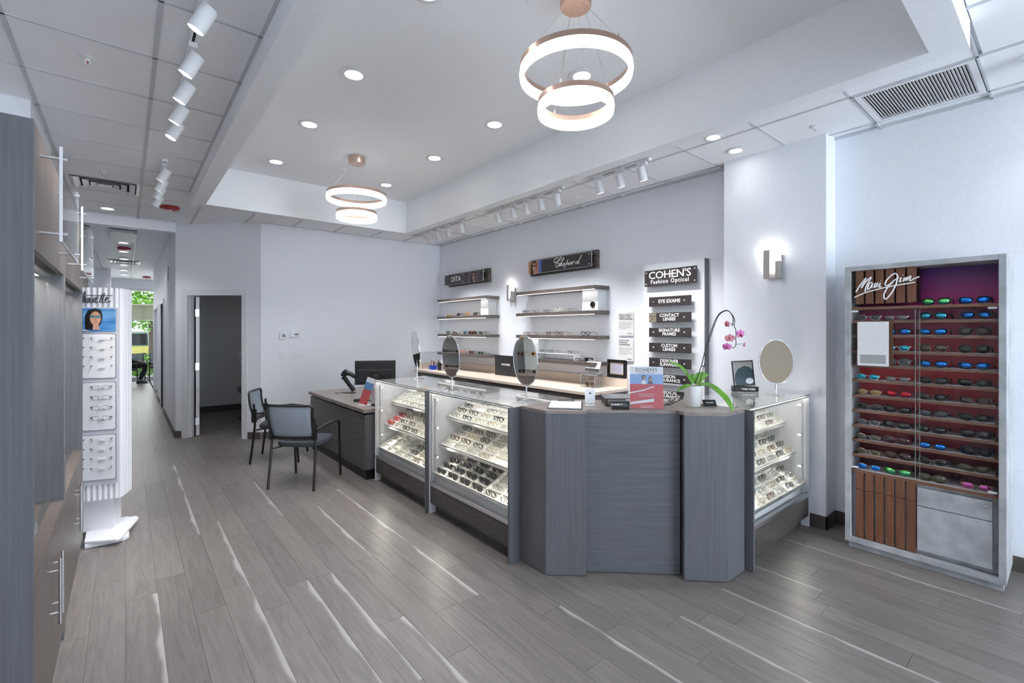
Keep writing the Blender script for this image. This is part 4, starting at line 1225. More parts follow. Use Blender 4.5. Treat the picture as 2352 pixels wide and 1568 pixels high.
for i, z in enumerate(SHZ):
    y0 = 0.025 if i in (0, 11) else 0.045
    s_ = B(fw, CW - fw, y0, 0.245, z - 0.018, z).obj('shelf', M['teak_h'], t)
    B(fw + 0.03, CW - fw - 0.02, y0 + 0.012, 0.24, z, z + 0.0015).obj('liner', M['shelf_paper'], s_)
for x0, x1, y in ((fw + 0.004, mid + 0.012, 0.036), (mid - 0.012, CW - fw - 0.004, 0.029)):
    dr = B(x0, x1, y, y + 0.004, 0.592, 1.745).obj('glass_door', M['glass_ar'], t)
    MB().box(x0 if y < 0.03 else x1 - 0.002, (x0 + 0.002) if y < 0.03 else x1, y - 0.0005, y + 0.0045, 0.592, 1.745).obj('glass_edge', M['glass_edge'], dr)
for x, z in ((fw + 0.02, 1.738), (CW - fw - 0.03, 1.738), (fw + 0.02, 0.598), (CW - fw - 0.03, 0.598)):
    B(x - 0.018, x + 0.022, 0.018, 0.028, z - 0.006, z + 0.006).obj('door_clip', M['white'], t)
script_logo('logo_lettering', MJ_STROKES, 0.0048, M['sign_white'], t, frame((0, 0.012, 0), (1, 0, 0)))
cd = B(0.075, 0.255, 0.006, 0.014, 1.345, 1.66).obj('notice_card', M['paper'], None)
cd.matrix_world = Matrix.Translation((4.10, 1.085, 0)) @ Matrix.Rotation(-PI / 2, 4, 'Z')
tag(cd, 'blank white notice card with a grey band on the sunglasses cabinet', 'card')
B(0.09, 0.24, 0.0052, 0.006, 1.362, 1.425).obj('grey_band', mat('card_grey', lin(168, 172, 170), 0.5), cd)
B(0.06, 0.27, 0.05, 0.06, 1.34, 1.67).obj('card_backing', M['teak'], t)
ROWS_MJ = [
    [None, None, ('wrap_o', 'black', 'green'), ('wrap_o', 'black', 'blue')],
    [('oval_o', 'silver', 'grey'), ('rimless_o', 'silver', 'smoke'), ('sun_o', 'black', 'teal'), ('sun_o', 'black', 'blue')],
    [None, ('wrap_o', 'black', 'blue'), ('wrap_o', 'black', 'blue'), ('sun_o', 'black', 'brown')],
    [None, ('oval_o', 'silver', 'teal'), ('sun_o', 'tortoise', 'brown'), ('sun_o', 'black', 'dark')],
    [None, ('sun_o', 'grey', 'grey'), ('wrap_o', 'black', 'blue'), ('wrap_o', 'navy', 'blue')],
    [('oval_o', 'silver', 'teal'), ('rimless_o', 'silver', 'smoke'), ('wrap_o', 'black', 'dark'), ('wrap_o', 'black', 'dark')],
    [('oval_o', 'gold', 'amber'), ('wrap_o', 'wine', 'red'), ('wrap_o', 'brown', 'dark'), ('wrap_o', 'tortoise', 'brown')],
    [('wrap_o', 'grey', 'dark'), ('wrap_o', 'black', 'dark'), ('wrap_o', 'black', 'grey'), ('wrap_o', 'black', 'dark')],
    [('oval_o', 'silver', 'grey'), ('wrap_o', 'black', 'dark'), ('wrap_o', 'black', 'dark'), ('sun_o', 'black', 'dark')],
    [('oval_o', 'silver', 'olive'), ('sun_o', 'wine', 'plum'), ('oval_o', 'navy', 'blue'), ('sun_o', 'navy', 'dark')],
    [('oval_o', 'gold', 'olive'), ('sun_o', 'brown', 'plum'), ('wrap_o', 'grey', 'dark'), ('wrap_o', 'olive', 'olive')],
    [('oval_o', 'silver', 'blue'), ('wrap_o', 'green', 'green'), ('sun_o', 'olive', 'olive'), ('oval_o', 'pink', 'pink')],
]
colx = [0.125, 0.29, 0.475, 0.68]
colx0 = [0.12, 0.30, 0.48, 0.675]
shn = ['top', 'second', 'third', 'fourth', 'fifth', 'sixth', 'seventh', 'eighth', 'ninth', 'tenth', 'eleventh', 'bottom']
LW = {'green': 'green mirrored', 'blue': 'blue mirrored', 'teal': 'teal mirrored', 'red': 'red mirrored', 'pink': 'pink mirrored', 'dark': 'black', 'grey': 'grey', 'smoke': 'pale rimless', 'brown': 'brown', 'amber': 'gold tinted', 'olive': 'olive', 'plum': 'plum'}
mcab = Matrix.Translation((4.10, 1.085, 0)) @ Matrix.Rotation(-PI / 2, 4, 'Z')
for i, row in enumerate(ROWS_MJ):
    for c, g in enumerate(row):
        if g is None:
            continue
        x = colx[c] + rg.uniform(-0.006, 0.006)
        y = (0.045 if i == 0 else 0.068)
        pp = mcab @ Vector((x + (0.022 if i == 0 and c == 2 else 0), y, SHZ[i] + 0.0022))
        glasses(g[0], g[1], g[2], pp, -PI / 2 + rg.uniform(-0.06, 0.06), '%s lensed sunglasses, %s shelf of the concrete-look cabinet, %s from the left' % (LW[g[2]], shn[i], ordn[c]), 'sunglasses in the tall cabinet', 'sunglasses', 'sunglasses', 1.06)

# ------------------------------------------------------------------ tall cabinets on the left
def left_cabinet(y0, y1, label, hz):
    t = thing('wall_cabinet', label, 'display cabinet', (-0.247, y0, 0), PI / 2, 'tall cabinets on the left wall')
    # local x runs away from the camera, local y into the cabinet
    W_, D_, H_ = y1 - y0, 0.425, 2.335
    B(0, 0.022, 0, D_, 0, H_).obj('side_panel', M['darkwood'], t, bev=0.001)
    B(W_ - 0.06, W_, 0, D_, 0, H_).obj('side_panel', M['darkwood'], t, bev=0.001)
    B(0.022, W_ - 0.06, 0, D_, H_ - 0.03, H_).obj('top_panel', M['cabwood'], t)
    B(0.022, W_ - 0.06, 0.0, 0.02, 1.885, H_ - 0.03).obj('header_board', M['cabwood'], t)
    B(0.022, W_ - 0.06, D_ - 0.015, D_, 0.06, H_ - 0.03).obj('back_panel', M['white'], t)
    B(0.022, W_ - 0.06, 0.0, D_ - 0.015, 0.70, 0.725).obj('ledge', M['cabwood'], t)
    MB().box(0.022, W_ - 0.06, 0.045, 0.10, 0.725, 0.737).obj('door_track', M['nickel'], t)
    MB().box(0.022, W_ - 0.06, 0.045, 0.10, 1.87, 1.885).obj('door_track', M['nickel'], t)
    hw = (W_ - 0.082) / 2
    for k in range(2):
        x0 = 0.024 + k * hw
        dd = B(x0, x0 + hw - 0.003, 0.0, 0.019, 0.062, 0.695).obj('cabinet_door', M['cabwood'], t, bev=0.001)
        hx = x0 + hw - 0.05 if k == 0 else x0 + 0.05
        MB().cyl((hx, -0.03, 0.34), (hx, -0.03, 0.62), 0.0062, 10).cyl((hx, 0, 0.39), (hx, -0.03, 0.39), 0.004, 8).cyl((hx, 0, 0.57), (hx, -0.03, 0.57), 0.004, 8).obj('handle', M['alum'], dd, smooth=True)
    B(0.03, W_ - 0.07, 0.03, 0.045, 0, 0.06).obj('plinth', M['darkwood'], t)
    for k in range(2):
        x0 = 0.026 + k * (hw - 0.02)
        y = 0.082 if k == 0 else 0.058
        gd = B(x0, x0 + hw + 0.015, y, y + 0.006, 0.737, 1.872).obj('glass_door', M['glass'], t)
        B(x0 + hw + 0.011 if k == 0 else x0, x0 + hw + 0.015 if k == 0 else x0 + 0.004, y - 0.001, y + 0.007, 0.737, 1.872).obj('black_seal', M['black'], gd)
        B(x0 + 0.04, x0 + 0.075, y - 0.008, y + 0.012, 0.735, 0.765).obj('lock', M['alum'], gd)
    for z in (0.98, 1.23, 1.48, 1.70):
        B(0.024, W_ - 0.062, 0.10, D_ - 0.02, z - 0.008, z).obj('glass_shelf', M['glass'], t)
    l = light('cabinet_led', 'AREA', (W_ / 2, 0.1, 1.865), 5, (1, 0.95, 0.88), (0, 0.5, -1), shape='RECTANGLE', size=W_ - 0.2, size_y=0.02)
    l.parent = t
    MB().box(0.06, W_ - 0.1, 0.085, 0.11, 1.87, 1.88).obj('led_strip', M['led_case'], t)
    # clear sign blade on four stand-offs
    a0, a1 = 0.09, W_ - 0.25
    ap = B(a0, a1, -0.066, -0.058, 1.93, 2.28).obj('acrylic_panel', M['acrylic'], t)
    MB().box(a0 - 0.0012, a0 + 0.0012, -0.0665, -0.0575, 1.93, 2.28).box(a0, a1, -0.0665, -0.0575, 1.9288, 1.9312).box(a1 - 0.0012, a1 + 0.0012, -0.0665, -0.0575, 1.93, 2.28).obj('frosted_edge', M['acrylic_edge'], ap)
    for x in (a0 + 0.06, a1 - 0.06):
        for z in (1.965, 2.25):
            MB().cyl((x, 0, z), (x, -0.058, z), 0.006, 10).cyl((x, -0.066, z), (x, -0.076, z), 0.0065, 10).obj('standoff', M['alum'], ap, smooth=True)
    # sunglasses inside
    base = Matrix.Translation((-0.247, y0, 0)) @ Matrix.Rotation(PI / 2, 4, 'Z')
    n = 5
    for si, z in enumerate((0.725, 0.98, 1.23, 1.48)):
        for q in range(n):
            sty, fc, ln = [('sun_o', 'black', 'dark'), ('cat_o', 'tortoise', 'brown'), ('sun_o', 'black', 'grey'), ('round_o', 'black', 'dark'), ('sun_o', 'amber', 'brown')][(q * 2 + si * 3) % 5]
            pp = base @ Vector((0.14 + q * (W_ - 0.3) / (n - 1), 0.17, z))
            glasses(sty, fc, ln, pp, PI / 2, '%s sunglasses inside the %s, %s shelf from below, %s from the front' % (cw(fc), hz, ordn[si], ordn[q]), 'sunglasses inside the left cabinets', 'sunglasses', 'sunglasses')
left_cabinet(2.31, 3.39, 'grey and taupe tall cabinet with glass doors nearest the camera', 'near left cabinet')
left_cabinet(3.395, 4.71, 'taupe tall cabinet with glass doors beside the white spinner tower', 'far left cabinet')

# sunglasses wall past the tower, seen in the oval mirrors
t = thing('sunglasses_wall', 'white lit shelf wall of sunglasses past the tower, seen in the oval mirrors', 'display cabinet', (-0.38, 5.80, 0), PI / 2)
B(0, 2.5, 0.27, 0.29, 0.0, 2.375).obj('back_panel', M['white'], t)
B(0, 0.03, 0, 0.27, 0, 2.375).obj('side_panel', M['darkwood'], t)
B(2.47, 2.5, 0, 0.27, 0, 2.375).obj('side_panel', M['darkwood'], t)
B(0.03, 2.47, 0, 0.27, 2.0, 2.375).obj('header_board', M['cabwood'], t)
B(0.03, 2.47, 0, 0.27, 0.0, 0.72).obj('base_cabinet', M['cabwood'], t)
for z in (0.98, 1.23, 1.48, 1.73):
    B(0.03, 2.47, 0.05, 0.27, z - 0.012, z).obj('shelf', M['cabwood'], t)
for si, z in enumerate((0.72, 0.98, 1.23, 1.48)):
    for q in range(7):
        sty, fc, ln = [('sun_o', 'black', 'dark'), ('cat_o', 'tortoise', 'brown'), ('sun_o', 'black', 'grey'), ('round_o', 'black', 'dark')][(q + si) % 4]
        glasses(sty, fc, ln, Matrix.Translation((-0.38, 5.80, 0)) @ Matrix.Rotation(PI / 2, 4, 'Z') @ Vector((0.2 + q * 0.345, 0.09, z + 0.0005)), PI / 2, '%s sunglasses on the shelf wall past the tower, %s shelf up, place %s' % (cw(fc), ordn[si], ['one', 'two', 'three', 'four', 'five', 'six', 'seven'][q]), 'sunglasses on the shelf wall past the tower', 'sunglasses', 'sunglasses')

# ------------------------------------------------------------------ white spinner tower
TWR = math.radians(-18.7)
cdir = Vector((math.cos(TWR), math.sin(TWR))); ndir = Vector((-math.sin(TWR), math.cos(TWR)))
fr_c = Vector((-0.045, 4.727))
hw_, hd_ = 0.21, 0.115
ctr = fr_c - cdir * (hw_ - 0.015) + ndir * (hd_ - 0.0)
t = thing('eyewear_tower', 'white fluted eyewear tower with a script logo beside the left cabinets', 'display tower', (ctr.x, ctr.y, 0), TWR)
M['tower'] = mat('tower_white', lin(226, 226, 230), 0.4)
M['tower_grey'] = mat('tower_recess', lin(196, 196, 206), 0.45)
# fluted outline
def fluted(n_per, hw, hd, r, amp):
    base = []
    def seg(a, b, n):
        return [(a[0] + (b[0] - a[0]) * i / n, a[1] + (b[1] - a[1]) * i / n) for i in range(n)]
    def arc(cx, cy, a0, n):
        return [(cx + r * math.cos(a0 + PI / 2 * i / n), cy + r * math.sin(a0 + PI / 2 * i / n)) for i in range(n)]
    k = 8
    pts = seg((-hw + r, -hd), (hw - r, -hd), 40) + arc(hw - r, -hd + r, -PI / 2, k) + seg((hw, -hd + r), (hw, hd - r), 14) + arc(hw - r, hd - r, 0, k) + seg((hw - r, hd), (-hw + r, hd), 40) + arc(-hw + r, hd - r, PI / 2, k) + seg((-hw, hd - r), (-hw, -hd + r), 14) + arc(-hw + r, -hd + r, PI, k)
    out = []
    N_ = len(pts)
    for i, (x, y) in enumerate(pts):
        d = amp if i % 4 < 2 else -amp
        nx, ny = pts[(i + 1) % N_][1] - pts[i - 1][1], -(pts[(i + 1) % N_][0] - pts[i - 1][0])
        l_ = math.hypot(nx, ny)
        out.append((x + d * nx / l_, y + d * ny / l_))
    return out
MB().prism(fluted(4, hw_, hd_, 0.035, 0.0042), 0.30, 1.925).obj('fluted_body', M['tower'], t)
B(-0.17, 0.15, -0.07, 0.07, 0.05, 0.30).obj('pedestal', M['tower'], t, bev=0.003)
pl = MB().prism([(-0.042, -0.278), (0.138, -0.372), (0.165, -0.36), (0.275, 0.03), (0.265, 0.09), (-0.042, 0.15)], 0.034, 0.056).obj('turntable', M['tower'], t, rotz=-TWR, bev=0.006)
bp = MB().prism([(-0.042, -0.29), (0.18, -0.30), (0.213, -0.27), (0.213, 0.2), (-0.042, 0.2)], 0.0, 0.034).obj('floor_plate', M['tower'], t, rotz=-TWR, bev=0.008)
fy0 = -hd_ - 0.006
def rrect(x0, x1, z0, z1, y0, y1, r=0.012, k=4):
    pts = []
    for cx, cz, a0 in ((x1 - r, z1 - r, 0), (x0 + r, z1 - r, PI / 2), (x0 + r, z0 + r, PI), (x1 - r, z0 + r, 1.5 * PI)):
        for i in range(k + 1):
            a = a0 + PI / 2 * i / k
            pts.append((cx + r * math.cos(a), cz + r * math.sin(a)))
    mb = MB()
    n = len(pts)
    mb.v = [(x, y0, z) for x, z in pts] + [(x, y1, z) for x, z in pts]
    mb.f = [tuple(range(n)), tuple(range(n, 2 * n))[::-1]] + [((i + 1) % n, i, n + i, n + (i + 1) % n) for i in range(n)]
    return mb
px0, px1 = -0.195, 0.195
rrect(px0, px1, 0.42, 1.775, fy0 - 0.006, fy0 + 0.008).obj('panel_frame', M['tower_grey'], t)
ml = frame((hw_ - 0.015, fy0 - 0.003, 0), (1, 0, 0))
script_logo('logo_lettering', SI_STROKES, 0.0030, M['ink'], t, ml)
# portrait panel: flat print
M['sky_print'] = noise_color(mat('blue_print', lin(60, 130, 190), 0.4), lin(36, 108, 176), lin(110, 170, 214), (1, 1, 7), 3.0, 3)
pp_ = rrect(px0 + 0.012, px1 - 0.012, 1.59, 1.765, fy0 - 0.012, fy0 - 0.004).obj('portrait_panel', M['sky_print'], t)
def disc(cx, cz, rx, rz, y, n=20, th=0.0006):
    mb = MB()
    mb.v = [(cx + rx * math.cos(2 * PI * i / n), y, cz + rz * math.sin(2 * PI * i / n)) for i in range(n)] + [(cx + rx * math.cos(2 * PI * i / n), y + th, cz + rz * math.sin(2 * PI * i / n)) for i in range(n)]
    mb.f = [tuple(range(n)), tuple(range(n, 2 * n))[::-1]] + [((i + 1) % n, i, n + i, n + (i + 1) % n) for i in range(n)]
    return mb
skin = mat('printed_skin', lin(196, 150, 128), 0.5); hair = mat('printed_hair', lin(24, 18, 20), 0.5)
yb = fy0 - 0.0122
def poly(pts, y, th=0.0006):
    mb = MB(); n = len(pts)
    mb.v = [(a, y, b) for a, b in pts] + [(a, y + th, b) for a, b in pts]
    mb.f = [tuple(range(n)), tuple(range(n, 2 * n))[::-1]] + [((i + 1) % n, i, n + i, n + (i + 1) % n) for i in range(n)]
    return mb
def portrait(parent, cx, cz, s, y, m=None, shades=True):
    """flat printed head of width about s"""
    parts = []
    parts.append(poly([(cx - 0.95 * s, cz - 1.35 * s), (cx - 1.0 * s, cz + 0.2 * s), (cx - 0.7 * s, cz + 0.95 * s), (cx, cz + 1.2 * s), (cx + 0.55 * s, cz + 1.0 * s), (cx + 0.72 * s, cz + 0.2 * s), (cx + 0.55 * s, cz - 0.6 * s), (cx + 0.1 * s, cz - 1.35 * s)], y).obj('printed_hair', hair, parent))
    parts.append(poly([(cx - 0.25 * s, cz - 1.35 * s), (cx - 0.2 * s, cz - 0.7 * s), (cx + 0.3 * s, cz - 0.7 * s), (cx + 0.45 * s, cz - 1.35 * s)], y - 0.0004).obj('printed_neck', skin, parent))
    parts.append(disc(cx + 0.02 * s, cz, 0.52 * s, 0.82 * s, y - 0.0008).obj('printed_face', skin, parent))
    parts.append(poly([(cx - 0.12 * s, cz - 0.40 * s), (cx + 0.05 * s, cz - 0.36 * s), (cx + 0.24 * s, cz - 0.41 * s), (cx + 0.05 * s, cz - 0.49 * s)], y - 0.0012).obj('printed_lips', mat('printed_lips', lin(150, 80, 76), 0.5), parent))
    parts.append(poly([(cx + 0.02 * s, cz + 0.15 * s), (cx + 0.14 * s, cz - 0.18 * s), (cx - 0.02 * s, cz - 0.2 * s)], y - 0.0012).obj('printed_nose', mat('printed_shade', lin(160, 112, 94), 0.5), parent))
    gm = mat('printed_lens', lin(70, 120, 128) if shades == 'teal' else lin(40, 30, 30), 0.4)
    for sx in (-0.24, 0.28):
        parts.append(disc(cx + sx * s, cz + 0.2 * s, 0.24 * s, 0.17 * s, y - 0.0016, 14).obj('printed_lens', gm, parent))
    parts.append(poly([(cx - 0.55 * s, cz + 0.28 * s), (cx + 0.55 * s, cz + 0.28 * s), (cx + 0.55 * s, cz + 0.23 * s), (cx - 0.55 * s, cz + 0.23 * s)], y - 0.0018).obj('printed_brow', gm, parent))
    if m is not None:
        for o in parts:
            o.matrix_local = m
    return parts
portrait(pp_, 0.06, 1.690, 0.064, yb - 0.0006, shades='teal')
poly([(-0.19, 1.595), (-0.10, 1.62), (0.0, 1.605), (0.03, 1.594)], yb - 0.0006).obj('printed_shirt', mat('printed_shirt', lin(206, 200, 205), 0.5), pp_)
# three boards of rimless frames on pegs
mt_ = Matrix.Translation((ctr.x, ctr.y, 0)) @ Matrix.Rotation(TWR, 4, 'Z')
bn = ['upper', 'middle', 'lower']
for b_, (z0, z1, xl) in enumerate(((1.235, 1.57, px0 + 0.012), (0.84, 1.20, -0.015), (0.46, 0.80, px0 + 0.012))):
    bd = rrect(xl, px1 - 0.012, z0, z1, fy0 - 0.013, fy0 - 0.005).obj('frame_board', M['tower'], t)
    rrect(xl - 0.003, px1 - 0.009, z0 - 0.003, z1 + 0.003, fy0 - 0.0075, fy0 - 0.004).obj('board_shadow_gap', M['ink'], bd)
    for r_ in range(4):
        z = z1 - 0.055 - r_ * (z1 - z0 - 0.05) / 4
        for xc in ((0.10,) if b_ == 1 else (0.10, -0.07)):
            for sx in (-0.062, 0.062):
                MB().cyl((xc + sx, fy0 - 0.013, z + 0.026), (xc + sx, fy0 - 0.028, z + 0.026), 0.0035, 8).obj('peg', M['ink'], bd)
            MB().box(xc - 0.02, xc + 0.02, fy0 - 0.024, fy0 - 0.013, z + 0.012, z + 0.018).obj('nose_rest', M['acrylic_edge'], bd)
            if b_ == 0 and r_ == 3:
                continue
            g = glasses('wire_o' if b_ == 1 else 'rimless_o', 'black' if b_ == 1 else ('silver', 'gold', 'grey')[r_ % 3], 'clear', (0, 0, 0), 0.0,
                        '%s glasses on the %s board of the white tower, row %s%s' % ('black wire' if b_ == 1 else 'rimless', bn[b_], ['one', 'two', 'three', 'four'][r_], '' if b_ == 1 else (', right' if xc > 0 else ', left')), 'glasses on the white tower', 'eyeglasses', 'eyeglasses')
            # temples fold back through the pegs: front faces out
            g.matrix_world = mt_ @ Matrix.Translation((xc, fy0 - 0.03, z)) @ Matrix.Diagonal((0.92, 0.09, 0.92, 1))
# ------------------------------------------------------------------ shelf wall
RZ = -PI / 2                                   # things on the right wall face -x: local x runs towards the camera side (-y), local y into the wall
def on_wall(x, yleft, z=0):
    return (x, yleft, z)
M['strip'] = mat('shelf_led', (1, 1, 1, 1), 0.5, emit=(1, 0.97, 0.93, 1), estr=1.4)
SX = 4.30
def shelf_unit(yl, yr, label, gname):
    """four floating shelves; local x from yl to yr"""
    Wd = yl - yr
    dp = WX - SX
    zs = (2.118, 1.817, 1.512, 1.19)
    out = []
    for i, z in enumerate(zs):
        t = thing('wall_shelf', '%s, %s of four' % (label, ['top board', 'second board from the top', 'third board from the top', 'lowest board'][i]), 'shelf', (SX, yl, z), RZ, gname)
        MB().prism([(0, 0), (Wd - 0.02, 0), (Wd + 0.0, 0.06), (Wd + 0.0, dp), (0, dp)], -0.022, 0.022).obj('board', M['shelfwood'], t, bev=0.001)
        if i < 3:
            MB().box(0.02, Wd - 0.03, 0.006, 0.014, -0.028, -0.022).obj('light_strip', M['strip'], t)
            l = light('shelf_light', 'AREA', (Wd / 2, 0.03, -0.035), 0.5, (1, 0.97, 0.93), (0, 0.35, -1), shape='RECTANGLE', size=Wd - 0.1, size_y=0.015)
            l.parent = t
        out.append(z + 0.022)
    return out
zA = shelf_unit(7.28, 5.81, 'dark wood shelf of the left unit', 'shelves of the left wall unit')
zB = shelf_unit(5.10, 3.63, 'dark wood shelf of the right unit', 'shelves of the right wall unit')
def support(y0, y1, z0, z1, label, ring=False):
    t = thing('shelf_support', label, 'shelf support', (4.40, y0, z0), RZ, 'white shelf supports')
    w = y0 - y1
    B(0, w, 0, WX - 4.40, 0, z1 - z0).obj('panel', M['white'], t)
    B(w + 0.03, w + 0.033, -0.02, 0.13, 0, z1 - z0).obj('glass_side', M['glass'], t)
    if ring:
        MB().lathe([(0.036, 0), (0.036, -0.012), (0.026, -0.012), (0.024, -0.004)], 24, Matrix.Translation((w - 0.08, 0, 0.075)) @ Matrix.Rotation(PI / 2, 4, 'X') @ Matrix.Scale(-1, 4, (0, 0, 1))).obj('cable_grommet', M['black'], t)
support(6.10, 5.90, zA[1] + 0.0005, 2.0955, 'white support panel between the upper boards of the left shelf unit')
support(7.18, 6.88, zA[3] + 0.0005, 1.4895, 'white support panel between the lower boards of the left shelf unit')
support(3.93, 3.68, zB[1] + 0.0005, 2.0955, 'white support panel with a black grommet, upper boards of the right unit', True)
support(5.0, 4.74, zB[3] + 0.0005, 1.4895, 'white support panel between the lower boards of the right shelf unit')
def wall_glasses(y, z, sty, fc, ln, label, sun):
    glasses(sty, fc, ln, (4.345, y, z + 0.0006), RZ + rg.uniform(-0.25, 0.15), label, 'eyewear on the wall shelves', 'sunglasses' if sun else 'eyeglasses', 'sunglasses' if sun else 'eyeglasses', 1.08)
for lev, lst in ((1, [(6.98, 'oval_o', 'gold', 'amber'), (6.68, 'sun_o', 'black', 'dark'), (6.42, 'cat_o', 'amber', 'brown'), (6.18, 'cat_o', 'black', 'dark')]),
                 (2, [(7.0, 'round_o', 'green', 'dark'), (6.78, 'oval_o', 'gold', 'plum'), (6.47, 'cat_o', 'navy', 'teal'), (6.25, 'sun_o', 'tortoise', 'brown'), (6.03, 'round_o', 'black', 'dark')]),
                 (3, [(6.72, 'round_o', 'clear', 'clear'), (6.53, 'cat_o', 'pink', 'amber'), (6.28, 'cat_o', 'wine', 'plum'), (6.03, 'round_o', 'green', 'dark')])):
    for q, (y, sty, fc, ln) in enumerate(lst):
        wall_glasses(y, zA[lev], sty, fc, ln, '%s sunglasses on the %s board of the left shelf unit, %s from the left' % (cw(fc), ['', 'second', 'third', 'lowest'][lev], ordn[q]), True)
for lev, lst in ((1, [(4.95, 'square_o', 'black', 'clear'), (4.74, 'wire_o', 'silver', 'clear'), (4.52, 'wire_o', 'black', 'clear'), (4.32, 'square_o', 'clear', 'clear'), (4.13, 'wire_o', 'brown', 'clear')]),
                 (2, [(4.92, 'square_o', 'wine', 'clear'), (4.70, 'wire_o', 'gold', 'clear'), (4.48, 'round_o', 'brown', 'clear'), (4.28, 'cat_o', 'tortoise', 'clear'), (4.08, 'wire_o', 'gold', 'clear'), (3.83, 'cat_o', 'black', 'clear')])):
    for q, (y, sty, fc, ln) in enumerate(lst):
        wall_glasses(y, zB[lev], sty, fc, ln, '%s eyeglasses on the %s board of the right shelf unit, %s from the left' % (cw(fc), ['', 'second', 'third'][lev], ordn[q]), False)
# acrylic riser on the lowest right board
t = thing('display_riser', 'low frosted acrylic riser on the lowest board of the right shelf unit', 'riser', (4.34, 4.70, zB[3] + 0.0006), RZ)
MB().box(0, 0.68, 0, 0.12, 0.078, 0.082).box(0, 0.004, 0, 0.12, 0, 0.078).box(0.676, 0.68, 0, 0.12, 0, 0.078).obj('riser_body', M['acrylic_edge'], t)
for q, (y, sty, fc) in enumerate(((4.62, 'square_o', 'black'), (4.45, 'round_o', 'black'), (4.28, 'wire_o', 'silver'), (4.10, 'square_o', 'brown'))):
    glasses(sty, fc, 'clear', (4.38, y, zB[3] + 0.0832), RZ, '%s eyeglasses on the frosted riser of the right shelf unit, %s from the left' % (cw(fc), ordn[q]), 'eyewear on the wall shelves', 'eyeglasses', 'eyeglasses', 1.0 if q else 1.0).scale = (1.02, 0.55, 1.02)
glasses('square_o', 'brown', 'clear', (4.345, 3.93, zB[3] + 0.0006), RZ + 0.2, 'brown eyeglasses beside the small black name block, lowest right board', 'eyewear on the wall shelves', 'eyeglasses', 'eyeglasses', 1.0)
t = thing('name_block', 'small black name block at the right end of the lowest shelf', 'sign', (4.345, 3.845, zB[3] + 0.0006), RZ)
B(0, 0.12, 0, 0.02, 0, 0.052).obj('block', M['black'], t, bev=0.001)
CHs = [[(x * 0.2 , y * 0.2) for x, y in st] for st in CH_STROKES]
script_logo('lettering', CHs, 0.0011, M['sign_white'], t, frame((-0.032, -0.0006, 0.008), (1, 0, 0)) , 3)
t = thing('sunglasses_case', 'open brown sunglasses case on the third board of the left shelf unit', 'case', (4.52, 6.60, zA[2] + 0.0006), RZ)
MB().prism([(0, 0), (0.02, -0.03), (0.14, -0.03), (0.16, 0), (0.16, 0.05), (0, 0.05)], 0, 0.05).obj('case_body', FM['brown'], t, bev=0.006)

# ------------------------------------------------------------------ wall signs
def sign_board(y0, y1, z0, z1, label, acr, name='brand_sign'):
    t = thing(name, label, 'sign', (4.50, y0, 0), RZ)
    B(0, y0 - y1, 0, WX - 4.50, z0, z1).obj('wood_board', M['shelfwood'], t, bev=0.001)
    a = B(acr[0], acr[1], -0.062, -0.056, acr[2], acr[3]).obj('sign_face', M['sign'], t)
    MB().ring([(acr[0] - 0.003, acr[2] - 0.003), (acr[1] + 0.003, acr[2] - 0.003), (acr[1] + 0.003, acr[3] + 0.003), (acr[0] - 0.003, acr[3] + 0.003)], [(acr[0], acr[2]), (acr[1], acr[2]), (acr[1], acr[3]), (acr[0], acr[3])], -0.062, -0.056, Matrix(((1, 0, 0, 0), (0, 0, 1, 0), (0, 1, 0, 0), (0, 0, 0, 1)))).obj('clear_edge', M['acrylic_edge'], a)
    return t, a
def bolts(parent, pts, y0=-0.062, y1=0.0, r=0.008):
    for x, z in pts:
        MB().cyl((x, y1, z), (x, y0 - 0.006, z), r * 0.8, 12).lathe([(r, 0), (r, 0.006), (r * 0.6, 0.009)], 12, Matrix.Translation((x, y0, z)) @ Matrix.Rotation(PI / 2, 4, 'X')).obj('bolt', M['alum'], parent, smooth=True)
t, a = sign_board(7.237, 6.026, 2.38, 2.602, 'dark DITA brand sign with a small portrait above the left shelf unit', (-0.03, 1.15, 2.404, 2.58))
bolts(a, [(0.0, 2.43), (0.0, 2.555), (0.575, 2.43), (0.575, 2.555), (1.125, 2.43), (1.125, 2.555)])
text('lettering', 'DITA', 0.125, M['sign_white'], a, frame((0.345, -0.0632, 2.490), (1, 0, 0)), bold=0.0016, xs=1.0, spacing=1.1)
pr = B(0.72, 1.05, -0.0626, -0.062, 2.406, 2.578).obj('printed_portrait', mat('portrait_plum', lin(88, 74, 80), 0.4), a)
portrait(pr, 0.88, 2.492, 0.072, -0.0634)
t, a = sign_board(5.018, 3.785, 2.375, 2.602, 'dark sign with a white script name and a woman in sunglasses', (0.035, 1.20, 2.397, 2.575))
bolts(a, [(1.165, 2.425), (1.165, 2.548)])
script_logo('lettering', [[(x + 0.058, y) for x, y in st] for st in CH_STROKES], 0.0042, M['sign_white'], a, frame((0, -0.063, 2.40), (1, 0, 0)))
pr = B(0.037, 0.30, -0.0626, -0.062, 2.399, 2.573).obj('printed_portrait', mat('portrait_orange', lin(196, 130, 84), 0.4), a)
B(0.24, 0.30, -0.0629, -0.0626, 2.399, 2.573).obj('printed_blue', mat('portrait_blue', lin(70, 110, 190), 0.4), pr)
portrait(pr, 0.155, 2.49, 0.075, -0.0634)

